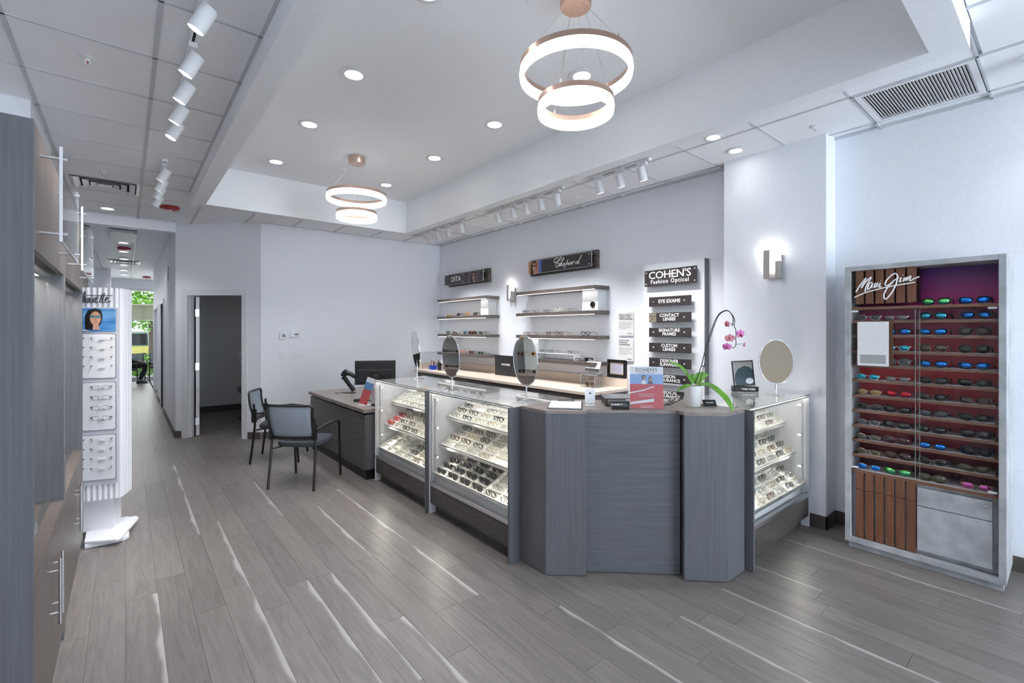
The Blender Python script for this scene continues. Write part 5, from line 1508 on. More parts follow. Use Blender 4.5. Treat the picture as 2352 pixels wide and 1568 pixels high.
# optical services directory
t = thing('service_directory', 'white wall panel with dark plates listing eye care services', 'sign', (4.49, 3.09, 0), RZ)
B(0, 0.72, 0, WX - 4.49, 0.78, 2.325).obj('white_panel', M['white'], t)
B(0.712, 0.724, -0.003, WX - 4.49, 0.78, 2.325).obj('dark_edge', M['darkwood'], t)
pl = B(0.043, 0.658, -0.052, -0.046, 2.079, 2.254).obj('name_plate', M['sign'], t)
bolts(pl, [(0.065, 2.105), (0.065, 2.228), (0.636, 2.105), (0.636, 2.228)], -0.052, 0.0, 0.009)
text('lettering', "COHEN'S", 0.112, M['sign_white'], pl, frame((0.345, -0.0524, 2.193), (1, 0, 0)), bold=0.0008, xs=1.12, spacing=0.95)
MB().box(0.27, 0.40, -0.0534, -0.0522, 2.196, 2.202).obj('joined_bar', M['sign_white'], pl)
text('lettering', 'Fashion Optical', 0.060, M['sign_white'], pl, frame((0.345, -0.0524, 2.124), (1, 0, 0)), bold=0.001, xs=1.0, spacing=1.18)
SV = [('EYE EXAMS', 1.96, 1.857, 1), ('CONTACT\nLENSES', 1.787, 1.684, 2), ('SIGNATURE\nFRAMES', 1.626, 1.527, 2), ('CUSTOM\nLENSES', 1.463, 1.363, 2), ('DESIGNER\nSUNWEAR', 1.300, 1.199, 2), ('VISION\nINSURANCE', 1.132, 1.036, 2), ('MEDICAL\nINSURANCE', 0.960, 0.868, 2)]
for i, (s_, z1, z0, nl) in enumerate(SV):
    pl = B(0.099, 0.597, -0.052, -0.046, z0, z1).obj('service_plate', M['sign'], t)
    bolts(pl, [(0.155, (z0 + z1) / 2), (0.52, (z0 + z1) / 2)] if i != 1 else [(0.52, (z0 + z1) / 2)], -0.052, 0.0, 0.009)
    text('lettering', s_, 0.052 if nl == 1 else 0.047, M['sign_white'], pl, frame((0.345, -0.0524, (z0 + z1) / 2 + (0.0 if nl == 1 else 0.002)), (1, 0, 0)), bold=0.0009, line=0.85)
    if i == 1:
        q = B(0.099, 0.19, -0.0526, -0.052, z0 + 0.002, z1 - 0.002).obj('printed_face', mat('contact_portrait', lin(130, 120, 104), 0.5), pl)
        mm_ = mat('printed_dark', lin(60, 52, 46), 0.5)
        disc(0.125, (z0 + z1) / 2 + 0.015, 0.012, 0.006, -0.0532).obj('printed_eye', mm_, q)
        disc(0.163, (z0 + z1) / 2 + 0.015, 0.012, 0.006, -0.0532).obj('printed_eye', mm_, q)
        poly([(0.14, (z0 + z1) / 2 + 0.01), (0.153, (z0 + z1) / 2 - 0.022), (0.137, (z0 + z1) / 2 - 0.022)], -0.0532).obj('printed_nose', mm_, q)

# two notices on the wall
def notice(z0, z1, title, label, seed):
    t = thing('wall_notice', label, 'notice', (4.535, 3.487, 0), RZ, 'grey wall notices')
    B(0, 0.217, 0, WX - 4.535, z0, z1).obj('plaque', mat('notice_grey', lin(214, 214, 214), 0.5), t, bev=0.001)
    text('lettering', title, 0.026, M['ink'], t, frame((0.018, -0.0006, z1 - 0.055), (1, 0, 0)), align='LEFT', line=0.95, bold=0.0003)
    r_ = random.Random(seed)
    for k in range(6):
        z = z1 - 0.118 - k * 0.0155
        B(0.018, 0.018 + (0.15 + r_.random() * 0.04 if k < 5 else 0.11), -0.0004, 0.0002, z, z + 0.0045).obj('body_text_line', M['grey_ink'], t)
    text('lettering', "COHEN'S", 0.017, M['ink'], t, frame((0.165, -0.0006, z0 + 0.024), (1, 0, 0)))
notice(1.535, 1.808, "WE'LL GLADLY\nADJUST YOUR\nOWN EYEWEAR", 'grey wall notice offering to adjust your own eyewear, upper one', 1)
notice(1.236, 1.507, 'LOVE YOUR\nEYEWEAR\nGUARANTEE', 'grey wall notice headed love your eyewear guarantee, lower one', 2)

# ------------------------------------------------------------------ back counter
t = thing('back_counter', 'beige topped dark cabinet run along the shelf wall', 'counter', (0, 0, 0))
BZ = 0.92
B(3.87, WX - 0.001, 3.35, 7.36, BZ - 0.035, BZ).obj('worktop', M['beige'], t, bev=0.002)
B(WX - 0.02, WX - 0.001, 3.35, 7.36, BZ, BZ + 0.11).obj('backsplash', M['beige'], t)
B(3.95, WX - 0.02, 7.34, 7.36, BZ, BZ + 0.11).obj('side_splash', M['beige'], t)
B(3.92, WX - 0.02, 3.38, 7.33, 0.1, BZ - 0.035).obj('carcass', M['shelfwood'], t)
for k in range(6):
    y = 3.39 + k * 0.656
    dd = B(3.902, 3.92, y, y + 0.65, 0.11, BZ - 0.05).obj('cabinet_door', M['shelfwood'], t, bev=0.001)
    MB().cyl((3.89, y + 0.25, BZ - 0.10), (3.89, y + 0.42, BZ - 0.10), 0.005, 8).cyl((3.902, y + 0.27, BZ - 0.10), (3.89, y + 0.27, BZ - 0.10), 0.003, 6).cyl((3.902, y + 0.40, BZ - 0.10), (3.89, y + 0.40, BZ - 0.10), 0.003, 6).obj('handle', M['alum'], dd)
B(3.96, WX - 0.05, 3.42, 7.3, 0, 0.1).obj('plinth', M['black'], t)
# ------------------------------------------------------------------ small things on the back counter
M['navy_blue'] = mat('blue_plastic', lin(24, 60, 190), 0.3)
t = thing('countertop_sign', 'black standing panel lettered TOM FORD on the back counter', 'sign', (4.35, 5.66, BZ + 0.0008), RZ)
B(0, 0.55, 0, 0.03, 0, 0.30).obj('panel', mat('satin_black', lin(30, 28, 30), 0.35), t, bev=0.001)
text('lettering', 'TOM FORD', 0.040, M['sign_white'], t, frame((0.26, -0.0008, 0.165), (1, 0, 0)), bold=0.0008)
B(0.1, 0.45, 0.03, 0.12, 0, 0.02).obj('foot', M['black'], t)
t = thing('acrylic_splash', 'clear acrylic screen standing at the far end of the back counter', 'screen', (4.0, 7.332, BZ + 0.0008))
B(0, 0.5, -0.006, 0, 0, 0.30).obj('sheet', M['acrylic'], t)
MB().box(0, 0.5, -0.0065, 0.0005, 0.298, 0.301).box(-0.001, 0.002, -0.0065, 0.0005, 0, 0.3).obj('sheet_edge', M['acrylic_edge'], t)
# tool caddy
t = thing('tool_caddy', 'blue tool caddy full of pliers and screwdrivers on the back counter', 'tool holder', (4.10, 7.10, BZ + 0.0008), RZ)
MB().ring([(-0.06, -0.04), (0.06, -0.04), (0.06, 0.04), (-0.06, 0.04)], [(-0.054, -0.034), (0.054, -0.034), (0.054, 0.034), (-0.054, 0.034)], 0, 0.07).box(-0.055, 0.055, -0.035, 0.035, 0, 0.004).obj('cup', M['navy_blue'], t)
hc_ = [mat('tool_handle_red', lin(140, 60, 46), 0.4), M['black'], M['white'], M['alum']]
for i, (x, y, h_, lx) in enumerate(((-0.04, 0, 0.17, 0.01), (-0.015, 0.01, 0.15, 0.02), (0.01, -0.01, 0.20, 0.0), (0.03, 0.012, 0.16, 0.03), (0.045, -0.005, 0.13, 0.02))):
    MB().cyl((x, y, 0.006), (x + lx, y, h_), 0.006, 8, 0.009).obj('tool', hc_[i % 4], t, smooth=True)
t = thing('pencil_pot', 'black cluttered pen pot between the blue caddy and the white heater', 'pen pot', (4.13, 6.90, BZ + 0.0008))
MB().lathe([(0.045, 0), (0.052, 0.01), (0.052, 0.12), (0.046, 0.12), (0.044, 0.02)], 20).obj('pot', M['black'], t, smooth=True)
for i in range(4):
    a = i * 1.7
    MB().cyl((0.02 * math.cos(a), 0.02 * math.sin(a), 0.03), (0.045 * math.cos(a), 0.045 * math.sin(a), 0.17), 0.006, 6).obj('pen', [M['black'], FM['grey']][i % 2], t)
t = thing('frame_warmer', 'white bench-top frame warmer on the back counter', 'frame warmer', (4.14, 6.68, BZ + 0.0008), RZ)
MB().prism([(-0.075, -0.08), (0.075, -0.08), (0.085, 0.07), (-0.085, 0.07)], 0.0, 0.10).obj('base_body', M['white_metal'], t, bev=0.012)
MB().lathe([(0.05, 0), (0.06, 0.02), (0.06, 0.13), (0.045, 0.16)], 20, Matrix.Translation((0, 0.05, 0.13)) @ Matrix.Rotation(math.radians(75), 4, 'X')).obj('blower', M['white_metal'], t, smooth=True)
for sx in (-0.02, 0.015):
    B(sx, sx + 0.022, -0.083, -0.08, 0.03, 0.065).obj('switch', M['black'], t)
# acrylic collection box with a printed card
t = thing('donation_box', 'clear acrylic box topped by a COHEN\'S card on the back counter', 'acrylic box', (4.22, 3.80, BZ + 0.0008), RZ)
bx = MB().box(0, 0.22, 0, 0.003, 0, 0.15).box(0, 0.22, 0.15, 0.153, 0, 0.19).box(0, 0.003, 0.003, 0.15, 0, 0.17).box(0.217, 0.22, 0.003, 0.15, 0, 0.17).box(0, 0.22, 0, 0.153, 0, 0.003).obj('box_walls', M['acrylic'], t)
ed = MB()
for x in (0.0015, 0.2185):
    ed.cyl((x, 0.0015, 0), (x, 0.0015, 0.15), 0.0015, 5).cyl((x, 0.1515, 0), (x, 0.1515, 0.19), 0.0015, 5).cyl((x, 0.0015, 0.15), (x, 0.1515, 0.19), 0.0015, 5)
ed.cyl((0, 0.0015, 0.15), (0.22, 0.0015, 0.15), 0.0015, 5).cyl((0, 0.1515, 0.19), (0.22, 0.1515, 0.19), 0.0015, 5)
ed.obj('box_edge', M['acrylic_edge'], t)
cdm = frame((0.11, 0.10, 0.245), (1, 0, 0), (0, 0.35, 0.94))
cp_ = MB().box(-0.11, 0.11, -0.06, 0.06, -0.002, 0.002, cdm).obj('card', M['paper'], t)
MB().box(-0.11, 0.11, -0.06, -0.028, 0.002, 0.0028, cdm).obj('card_band', M['ink'], cp_)
text('lettering', "COHEN'S", 0.040, M['ink'], cp_, cdm @ Matrix.Translation((0, 0.028, 0.003)), xs=1.1)
text('lettering', 'Fashion Optical', 0.020, M['grey_ink'], cp_, cdm @ Matrix.Translation((0, -0.006, 0.003)))
glasses('sun_f', 'tortoise', 'brown', (4.28, 3.70, BZ + 0.006), RZ + 0.1, 'folded tortoiseshell sunglasses inside the clear acrylic box', 'eyewear on the back counter', 'sunglasses', 'sunglasses', 1.0)
t = thing('certificate_frame', 'black framed certificate on the wall above the back counter', 'picture frame', (4.53, 3.64, 0), RZ)
MB().ring([(0, 1.035), (0.275, 1.035), (0.275, 1.245), (0, 1.245)], [(0.035, 1.068), (0.24, 1.068), (0.24, 1.212), (0.035, 1.212)], 0, WX - 4.531, Matrix(((1, 0, 0, 0), (0, 0, 1, 0), (0, 1, 0, 0), (0, 0, 0, 1)))).obj('frame', M['black'], t)
B(0.035, 0.24, 0.012, 0.02, 1.068, 1.212).obj('mat_border', mat('gilt_border', lin(196, 178, 140), 0.5), t)
ce = B(0.05, 0.225, 0.0105, 0.012, 1.082, 1.198).obj('certificate', mat('certificate_lilac', lin(184, 182, 204), 0.6), t)
for k in range(5):
    B(0.07, 0.205 - 0.015 * (k % 2), 0.0098, 0.0105, 1.175 - k * 0.016, 1.179 - k * 0.016).obj('text_line', M['grey_ink'], ce)
t.location = (4.53, 3.645, 0.0)

# ------------------------------------------------------------------ on the desk
t = thing('computer_monitor', 'black flat monitor seen from behind on the desk', 'monitor', (2.31, 5.36, DH), math.radians(-39.6 + 180 + 12))
B(-0.235, 0.235, -0.02, 0.015, 0.19, 0.475).obj('screen_back', M['black'], t, bev=0.004)
B(-0.2, 0.2, 0.015, 0.035, 0.22, 0.37).obj('rear_bulge', M['black'], t, bev=0.008)
MB().box(-0.22, 0.22, -0.0215, -0.02, 0.205, 0.465).obj('screen', mat('screen_dark', lin(20, 22, 26), 0.1), t)
MB().box(-0.028, 0.028, 0.03, 0.06, 0.01, 0.31).obj('stand_neck', mat('monitor_neck', lin(44, 44, 46), 0.3), t, bev=0.006)
MB().lathe([(0.11, 0), (0.11, 0.008), (0.03, 0.014)], 26).obj('stand_base', M['black'], t, smooth=True)
t = thing('barcode_scanner', 'black handheld barcode scanner resting in its stand on the desk', 'barcode scanner', (2.30, 6.20, DH + 0.0008), math.radians(-39.6))
MB().lathe([(0.095, 0), (0.095, 0.006), (0.03, 0.014)], 24, Matrix.Diagonal((1, 0.6, 1, 1))).obj('stand_base', M['black'], t, smooth=True)
MB().tube([(0.07, 0, 0.032), (0.0, 0, 0.12), (-0.05, 0, 0.19), (-0.075, 0, 0.215)], [0.03, 0.028, 0.03, 0.036], 10).obj('stand_arm', M['black'], t, smooth=True)
MB().tube([(-0.085, 0, 0.225), (-0.055, 0, 0.262), (-0.02, 0, 0.288)], [0.032, 0.042, 0.04], 10).tube([(-0.03, 0, 0.27), (0.03, 0, 0.25), (0.095, 0, 0.205)], [0.034, 0.03, 0.024], 10).obj('scanner_body', M['black'], t, smooth=True)
MB().tube(smooth_line([(0.095, 0, 0.205), (0.13, 0, 0.195), (0.135, 0, 0.16), (0.09, 0, 0.13), (0.06, 0.02, 0.10), (0.02, 0.03, 0.01), (-0.06, 0.01, 0.008), (-0.12, -0.03, 0.005), (-0.17, -0.05, 0.004), (-0.12, -0.07, 0.004)]), 0.0032, 6).obj('cable', M['black'], t, smooth=True)
M['flyer_red'] = mat('flyer_coral', lin(200, 56, 60), 0.4)
t = thing('brochure_stand', 'slim tilted acrylic brochure stand with a red leaflet on the desk', 'brochure stand', (2.03, 5.06, DH), math.radians(-58))
mb_ = Matrix.Translation((0, 0, 0.018)) @ Matrix.Rotation(math.radians(-14), 4, 'X') @ Matrix.Rotation(math.radians(13), 4, 'Y')
MB().box(-0.055, 0.055, 0.003, 0.006, 0.0, 0.30, mb_).obj('leaflet', M['flyer_red'], t)
MB().box(-0.055, 0.055, 0.0015, 0.003, 0.165, 0.245, mb_).obj('printed_sky', M['sky_print'], t)
MB().box(-0.055, 0.055, 0.0015, 0.003, 0.245, 0.30, mb_).obj('printed_header', M['paper'], t)
MB().box(-0.058, 0.058, -0.002, 0.0, 0.0, 0.305, mb_).obj('acrylic_front', M['acrylic'], t)
MB().box(-0.058, 0.058, 0.0, 0.10, 0.0, 0.004).obj('acrylic_foot', M['acrylic_edge'], t)
t = thing('leaflet_box', 'grey upright leaflet box with papers beside the desk-side case', 'leaflet box', (2.24, 5.10, DH), math.radians(-45))
MB().box(-0.07, 0.07, -0.06, -0.056, 0, 0.19).box(-0.07, 0.07, 0.056, 0.06, 0, 0.21).box(-0.07, -0.066, -0.056, 0.056, 0, 0.2).box(0.066, 0.07, -0.056, 0.056, 0, 0.2).box(-0.066, 0.066, -0.056, 0.056, 0, 0.004).obj('box_walls', mat('box_grey', lin(196, 198, 202), 0.4), t)
for k in range(2):
    MB().box(-0.055, 0.03, -0.004, 0.004, 0.006, 0.255 + 0.01 * k, Matrix.Translation((0.01, -0.02 + 0.03 * k, 0)) @ Matrix.Rotation(-0.12, 4, 'Y')).obj('leaflet', M['paper'], t)
t = thing('card_reader', 'small black card reader lying on the desk edge', 'card reader', (2.10, 5.40, DH), math.radians(-30))
MB().prism([(-0.03, -0.055), (0.03, -0.055), (0.035, 0.055), (-0.035, 0.055)], 0, 0.03).obj('body', M['black'], t, bev=0.006)
B(-0.02, 0.02, 0.01, 0.045, 0.0302, 0.0312).obj('screen', mat('reader_screen', lin(150, 156, 150), 0.3), t)
t = thing('desk_phone', 'dark desk accessory with a coiled cord beside the leaflet box', 'desk accessory', (2.16, 4.93, DH), math.radians(-50))
MB().prism([(-0.07, -0.04), (0.07, -0.04), (0.07, 0.04), (-0.07, 0.04)], 0, 0.025).obj('body', M['black'], t, bev=0.006)
MB().tube(smooth_line([(0.06, 0.0, 0.02), (0.10, 0.02, 0.012), (0.09, 0.06, 0.004), (0.02, 0.07, 0.004)]), 0.003, 6).obj('cord', M['black'], t, smooth=True)

# ------------------------------------------------------------------ on the reception counter
CA = math.atan2(-0.70, 0.714)                 # direction of the angled front
t = thing('clipboard', 'clipboard with white paper lying on the counter', 'clipboard', (2.358, 2.262, HT + 0.0008), math.atan2(-0.748, 0.664))
B(-0.115, 0.115, -0.155, 0.155, 0, 0.004).obj('board', M['black'], t, bev=0.001)
B(-0.108, 0.108, -0.15, 0.135, 0.004, 0.012).obj('paper_stack', M['paper'], t)
MB().box(-0.06, 0.06, 0.12, 0.15, 0.012, 0.016).tube([(-0.055, 0.125, 0.016), (-0.05, 0.11, 0.026), (0.05, 0.11, 0.026), (0.055, 0.125, 0.016)], 0.003, 6).obj('clip', mat('clip_metal', lin(110, 96, 84), 0.3, 0.8), t)
t = thing('payment_terminal', 'small white rounded card terminal on a stand on the counter', 'card terminal', (2.49, 2.155, HT), math.radians(-42))
rrect(-0.034, 0.034, 0.018, 0.118, -0.012, 0.006, 0.012).obj('body', M['white'], t)
disc(0.0, 0.088, 0.008, 0.008, -0.0128).obj('camera_dot', FM['grey'], t)
MB().cyl((0, 0.0, 0.004), (0, 0, 0.03), 0.008, 10).obj('neck', M['white'], t)
B(-0.033, 0.033, -0.03, 0.03, 0, 0.006).obj('foot', M['white'], t, bev=0.002)
t = thing('name_box', 'small black lettered box at the counter edge', 'box', (2.530, 1.930, HT + 0.0008), math.radians(-42))
MB().prism([(-0.058, -0.03), (0.058, -0.03), (0.058, 0.03), (-0.058, 0.03)], 0, 0.055).obj('box', M['black'], t, bev=0.003)
text('lettering', "COHEN'S", 0.018, M['sign_white'], t, frame((-0.026, -0.031, 0.034), (1, 0, 0)), bold=0.0003)
for k in range(3):
    B(0.014, 0.05 - 0.006 * k, -0.0308, -0.0302, 0.024 + k * 0.008, 0.027 + k * 0.008).obj('text_line', M['grey_ink'], t)
t = thing('document_tray', 'black document tray behind the red flyer stand', 'tray', (2.72, 1.98, HT + 0.001), math.radians(-42))
MB().box(-0.18, 0.14, -0.06, 0.16, 0, 0.006).box(-0.18, -0.172, -0.06, 0.16, 0.006, 0.05).box(0.132, 0.14, -0.06, 0.16, 0.006, 0.05).obj('tray_body', M['black'], t)
MB().box(-0.19, 0.15, -0.06, 0.17, 0.05, 0.056).obj('tray_lid', FM['grey'], t)
t = thing('wire_easel', 'black wire easel beside the flowerpot', 'easel', (2.86, 1.80, HT + 0.004), math.radians(-42))
MB().tube([(-0.08, 0.05, 0.003), (0.02, -0.03, 0.012), (0.09, -0.05, 0.05)], 0.004, 6).tube([(-0.04, -0.05, 0.003), (0.06, 0.02, 0.03), (0.08, 0.04, 0.05)], 0.004, 6).obj('wire', M['black'], t, smooth=True)
# flyer stand
t = thing('flyer_stand', 'acrylic stand with a COHEN\'S flyer, blue sky over coral', 'flyer stand', (2.665, 1.812, HT), math.radians(-48))
fm_ = Matrix.Translation((0, 0, 0.003)) @ Matrix.Rotation(math.radians(-8), 4, 'X')
fl = MB().box(-0.108, 0.108, 0.0, 0.002, 0.002, 0.279, fm_).obj('flyer', M['flyer_red'], t)
MB().box(-0.108, 0.108, -0.0006, 0.0, 0.163, 0.229, fm_).obj('printed_sky', mat('flyer_sky', lin(140, 172, 220), 0.5), fl)
MB().box(-0.108, 0.108, -0.0006, 0.0, 0.229, 0.279, fm_).obj('printed_header', M['paper'], fl)
text('lettering', "COHEN'S", 0.031, M['ink'], fl, fm_ @ frame((0, -0.0012, 0.257), (1, 0, 0)), xs=1.1)
text('lettering', 'Fashion Optical', 0.0155, M['grey_ink'], fl, fm_ @ frame((0, -0.0012, 0.2385), (1, 0, 0)), spacing=1.1)
dh_ = mat('printed_darkhair', lin(70, 66, 74), 0.5)
for q, (cx_, cz_) in enumerate(((-0.018, 0.206), (0.025, 0.197))):
    hd_o = disc(cx_, cz_, 0.013, 0.018, -0.0012).obj('printed_head', dh_, fl); hd_o.matrix_local = fm_
    o = poly([(cx_ - 0.018, 0.1635), (cx_ - 0.008, 0.19), (cx_ + 0.008, 0.19), (cx_ + 0.018, 0.1635)], -0.0014).obj('printed_body', [M['paper'], dh_][q], fl); o.matrix_local = fm_
    o = disc(cx_ + 0.003, cz_ - 0.003, 0.008, 0.011, -0.0018).obj('printed_face', skin, fl); o.matrix_local = fm_
o = poly([(-0.108, 0.108), (-0.02, 0.126), (0.048, 0.152), (0.048, 0.144), (-0.02, 0.118), (-0.108, 0.100)], -0.0008).obj('white_swoosh', M['paper'], fl); o.matrix_local = fm_  # two flat white bands laid across the coral part
o = poly([(-0.108, 0.042), (0.046, 0.068), (0.048, 0.048), (-0.108, 0.028)], -0.0008).obj('white_swoosh', M['paper'], fl); o.matrix_local = fm_
text('lettering', 'Experience Total Eye Care', 0.0095, M['paper'], fl, fm_ @ frame((0.0, -0.0012, 0.097), (1, 0, 0)))
for k, (w_, z_) in enumerate(((0.05, 0.082), (0.045, 0.018), (0.04, 0.008))):
    MB().box(-w_, w_, -0.0008, 0, z_, z_ + 0.0025, fm_).obj('text_line', M['paper'], fl)
MB().box(-0.11, 0.11, -0.005, -0.0035, 0.0, 0.281, fm_).obj('acrylic_front', M['acrylic'], t)
MB().box(-0.11, 0.11, -0.005, 0.09, 0.0, 0.003).obj('acrylic_foot', M['acrylic'], t)
# orchid: local x = sideways as seen from the room, z up
OR = thing('potted_orchid', 'pink orchid arching from a white pot on the counter', 'potted plant', (3.005, 1.675, HT + 0.003), math.radians(-39.6))
S_ = 0.000726
def oc(x, y, dy=0.0):
    return ((x - 800) * S_, dy, (1465 - y) * S_)
MB().lathe([(0.046, 0), (0.05, 0.004), (0.061, 0.13), (0.063, 0.142), (0.057, 0.142), (0.054, 0.125), (0.0, 0.122)], 28).obj('pot', mat('pot_ceramic', lin(226, 228, 224), 0.35), OR, smooth=True)
MB().lathe([(0.054, 0.118), (0.053, 0.128), (0.02, 0.134)], 20).obj('bark', mat('bark_mix', lin(60, 44, 34), 0.9), OR)
M['leaf'] = noise_color(mat('orchid_leaf', lin(70, 128, 36), 0.35), lin(52, 108, 28), lin(104, 156, 48), nscale=12)
M['stem'] = mat('orchid_stem', lin(34, 38, 34), 0.5)
def leaf(pts, w, name='leaf', cup=0.25):
    c = smooth_line([oc(*q) for q in pts], 5)
    n = len(c)
    mb = MB()
    for i, p_ in enumerate(c):
        tt = i / (n - 1)
        tg = (c[min(i + 1, n - 1)] - c[max(i - 1, 0)]).normalized()
        sd_ = tg.cross(Vector((0, -0.55, 0.83))).normalized()
        ww = w * (math.sin(PI * min(1, 0.06 + 0.94 * tt) ** 0.75) ** 0.7) + 0.001
        nrm = sd_.cross(tg).normalized()
        for k in (-1, -0.5, 0, 0.5, 1):
            mb.v.append(tuple(p_ + sd_ * (ww * k) + nrm * (abs(k) * ww * cup)))
    for i in range(n - 1):
        for k in range(4):
            a = i * 5 + k
            mb.f.append((a, a + 1, a + 6, a + 5))
    o = mb.obj(name, M['leaf'], OR, smooth=True)
    s2 = o.modifiers.new('thickness', 'SOLIDIFY'); s2.thickness = 0.0025
    return o
leaf([(790, 1255, 0.0), (740, 1180, -0.02), (660, 1090, -0.04), (545, 1040, -0.05)], 0.024)
leaf([(820, 1255, 0.01), (870, 1205, 0.03), (930, 1175, 0.05), (985, 1180, 0.06)], 0.034)
leaf([(850, 1255, -0.01), (930, 1262, -0.06), (1000, 1335, -0.13), (1036, 1415, -0.18), (1055, 1490, -0.20)], 0.022)
leaf([(770, 1262, -0.02), (715, 1262, -0.05), (660, 1282, -0.07), (605, 1304, -0.08)], 0.012)
leaf([(795, 1250, 0.0), (782, 1210, 0.0), (800, 1155, -0.005)], 0.012)
st_ = MB().tube(smooth_line([oc(820, 1250), oc(880, 1080, 0.0), oc(930, 900, 0.01), oc(985, 740, 0.015), oc(1040, 612, 0.015), oc(1090, 566, 0.012), oc(1135, 560, 0.01), oc(1172, 598, 0.008), oc(1184, 650, 0.005), oc(1170, 705, 0.0)]), 0.0030, 6)
st_.obj('flower_stem', M['stem'], OR, smooth=True)
MB().tube(smooth_line([oc(860, 1250), oc(905, 1080), oc(945, 900, 0.008), oc(995, 740, 0.012), oc(1046, 616, 0.012), oc(1095, 570, 0.01), oc(1140, 565, 0.008), oc(1178, 605, 0.004), oc(1195, 650, 0.0), oc(1190, 700, 0), oc(1206, 752, 0), oc(1205, 830, 0), oc(1206, 882, 0), oc(1186, 912, 0), oc(1150, 908, -0.01)]), 0.0024, 6).tube([oc(1190, 692, 0), oc(1150, 685, -0.005)], 0.0015, 5).tube([oc(1206, 880, 0), oc(1245, 878, 0), oc(1270, 872, -0.005)], 0.0015, 5).tube([oc(1203, 832, 0), oc(1165, 825, -0.005)], 0.0015, 5).obj('flower_stem', M['stem'], OR, smooth=True)
MB().tube([oc(880, 1090, -0.002), oc(896, 1086, -0.004), oc(908, 1090, -0.002)], 0.0035, 6).obj('stake_clip', M['black'], OR)
pet = noise_color(mat('orchid_petal', lin(200, 80, 170), 0.5), lin(186, 60, 158), lin(224, 150, 200), nscale=40)
pet2 = noise_color(mat('orchid_petal_pale', lin(220, 130, 150), 0.5), lin(214, 110, 140), lin(232, 178, 180), nscale=40)
lipm = mat('orchid_lip', lin(150, 10, 50), 0.4)
def flower(x, y, dy, sc_, yaw, pitch, pm):
    m_ = Matrix.Translation(oc(x, y, dy)) @ Matrix.Rotation(yaw, 4, 'Z') @ Matrix.Rotation(pitch, 4, 'X')
    fl_ = None
    root = MB().sphere((0, 0, 0), 0.006 * sc_).obj('flower', lipm, OR, smooth=True)
    root.matrix_local = m_
    for ang, ln_, wd_ in ((90, 0.034, 0.012), (20, 0.036, 0.020), (160, 0.036, 0.020), (-40, 0.030, 0.011), (220, 0.030, 0.011)):
        a = math.radians(ang)
        mb = MB(); n = 10
        d_ = Vector((math.cos(a), 0, math.sin(a))); s3 = Vector((-math.sin(a), 0, math.cos(a)))
        for i in range(n + 1):
            tt = i / n
            ww = wd_ * math.sin(PI * (0.08 + 0.9 * tt) ** 0.9) ** 0.6
            c_ = d_ * (ln_ * tt) + Vector((0, -0.006 * math.sin(PI * tt * 0.9), 0))
            for k in (-1, 0, 1):
                mb.v.append(tuple((c_ + s3 * ww * k + Vector((0, 0.003 * abs(k), 0))) * sc_))
        for i in range(n):
            for k in range(2):
                q = i * 3 + k
                mb.f.append((q, q + 1, q + 4, q + 3))
        o = mb.obj('petal', pm, root, smooth=True)
        s4 = o.modifiers.new('thickness', 'SOLIDIFY'); s4.thickness = 0.0008
    MB().sphere((0, -0.010 * sc_, -0.008 * sc_), 0.009 * sc_, sc=(0.8, 1.1, 1)).obj('lip', lipm, root, smooth=True)
flower(1240, 785, -0.01, 1.0, 0.3, 0.1, pet)
flower(1140, 825, -0.01, 0.95, 2.6, 0.2, pet2)
flower(1112, 905, -0.015, 0.85, -0.6, -0.1, pet)
flower(1125, 690, 0.0, 0.8, -1.35, 0.1, pet2)
flower(1278, 882, -0.005, 0.6, 1.2, 0.5, pet)
# bits beyond the pot
t = thing('phone_stand', 'small black angled stand beside the orchid pot', 'stand', (3.10, 1.60, HT + 0.0025), math.radians(-40))
MB().box(-0.045, 0.045, -0.002, 0.002, 0.0, 0.05, Matrix.Rotation(math.radians(-40), 4, 'X')).box(-0.045, 0.045, 0.0, 0.06, 0.0, 0.004).obj('stand_body', M['black'], t)
text('lettering', "COHEN'S", 0.013, M['sign_white'], t, Matrix.Rotation(math.radians(-40), 4, 'X') @ frame((0, -0.0026, 0.025), (1, 0, 0)))
t = thing('sanitizer_bottle', 'clear sanitizer bottle half hidden behind the orchid pot', 'bottle', (3.13, 1.74, HT + 0.0025))
MB().lathe([(0.02, 0), (0.022, 0.004), (0.022, 0.075), (0.01, 0.092), (0.009, 0.10)], 18).obj('bottle', mat('bottle_plastic', lin(206, 212, 222), 0.15), t, smooth=True)
MB().lathe([(0.0225, 0.02), (0.0225, 0.06)], 18).obj('label_band', mat('bottle_label', lin(90, 90, 150), 0.5), t)
MB().lathe([(0.011, 0.10), (0.011, 0.112), (0.004, 0.114), (0.004, 0.122)], 12).obj('cap', M['white'], t)
# display block with framed image on the column-side case
GT = CH + 0.0095
t = thing('brand_display', 'black block lettered TOM FORD carrying a small framed picture', 'brand display', (4.075, 1.80, GT), math.radians(-50))
B(-0.10, 0.10, -0.035, 0.035, 0, 0.045).obj('block', mat('gloss_black', lin(20, 22, 26), 0.12), t, bev=0.001)
text('lettering', 'TOM FORD', 0.022, M['sign_white'], t, frame((0.02, -0.0358, 0.022), (1, 0, 0)), bold=0.0005)
pm_ = Matrix.Translation((0, 0, 0.047)) @ Matrix.Rotation(math.radians(-6), 4, 'X') @ Matrix.Rotation(math.radians(-4), 4, 'Y')
fr_ = MB().ring([(-0.085, 0), (0.085, 0), (0.085, 0.215), (-0.085, 0.215)], [(-0.078, 0.007), (0.078, 0.007), (0.078, 0.208), (-0.078, 0.208)], 0, 0.016, pm_ @ Matrix(((1, 0, 0, 0), (0, 0, 1, 0), (0, 1, 0, 0), (0, 0, 0, 1)))).obj('picture_frame', M['black'], t)
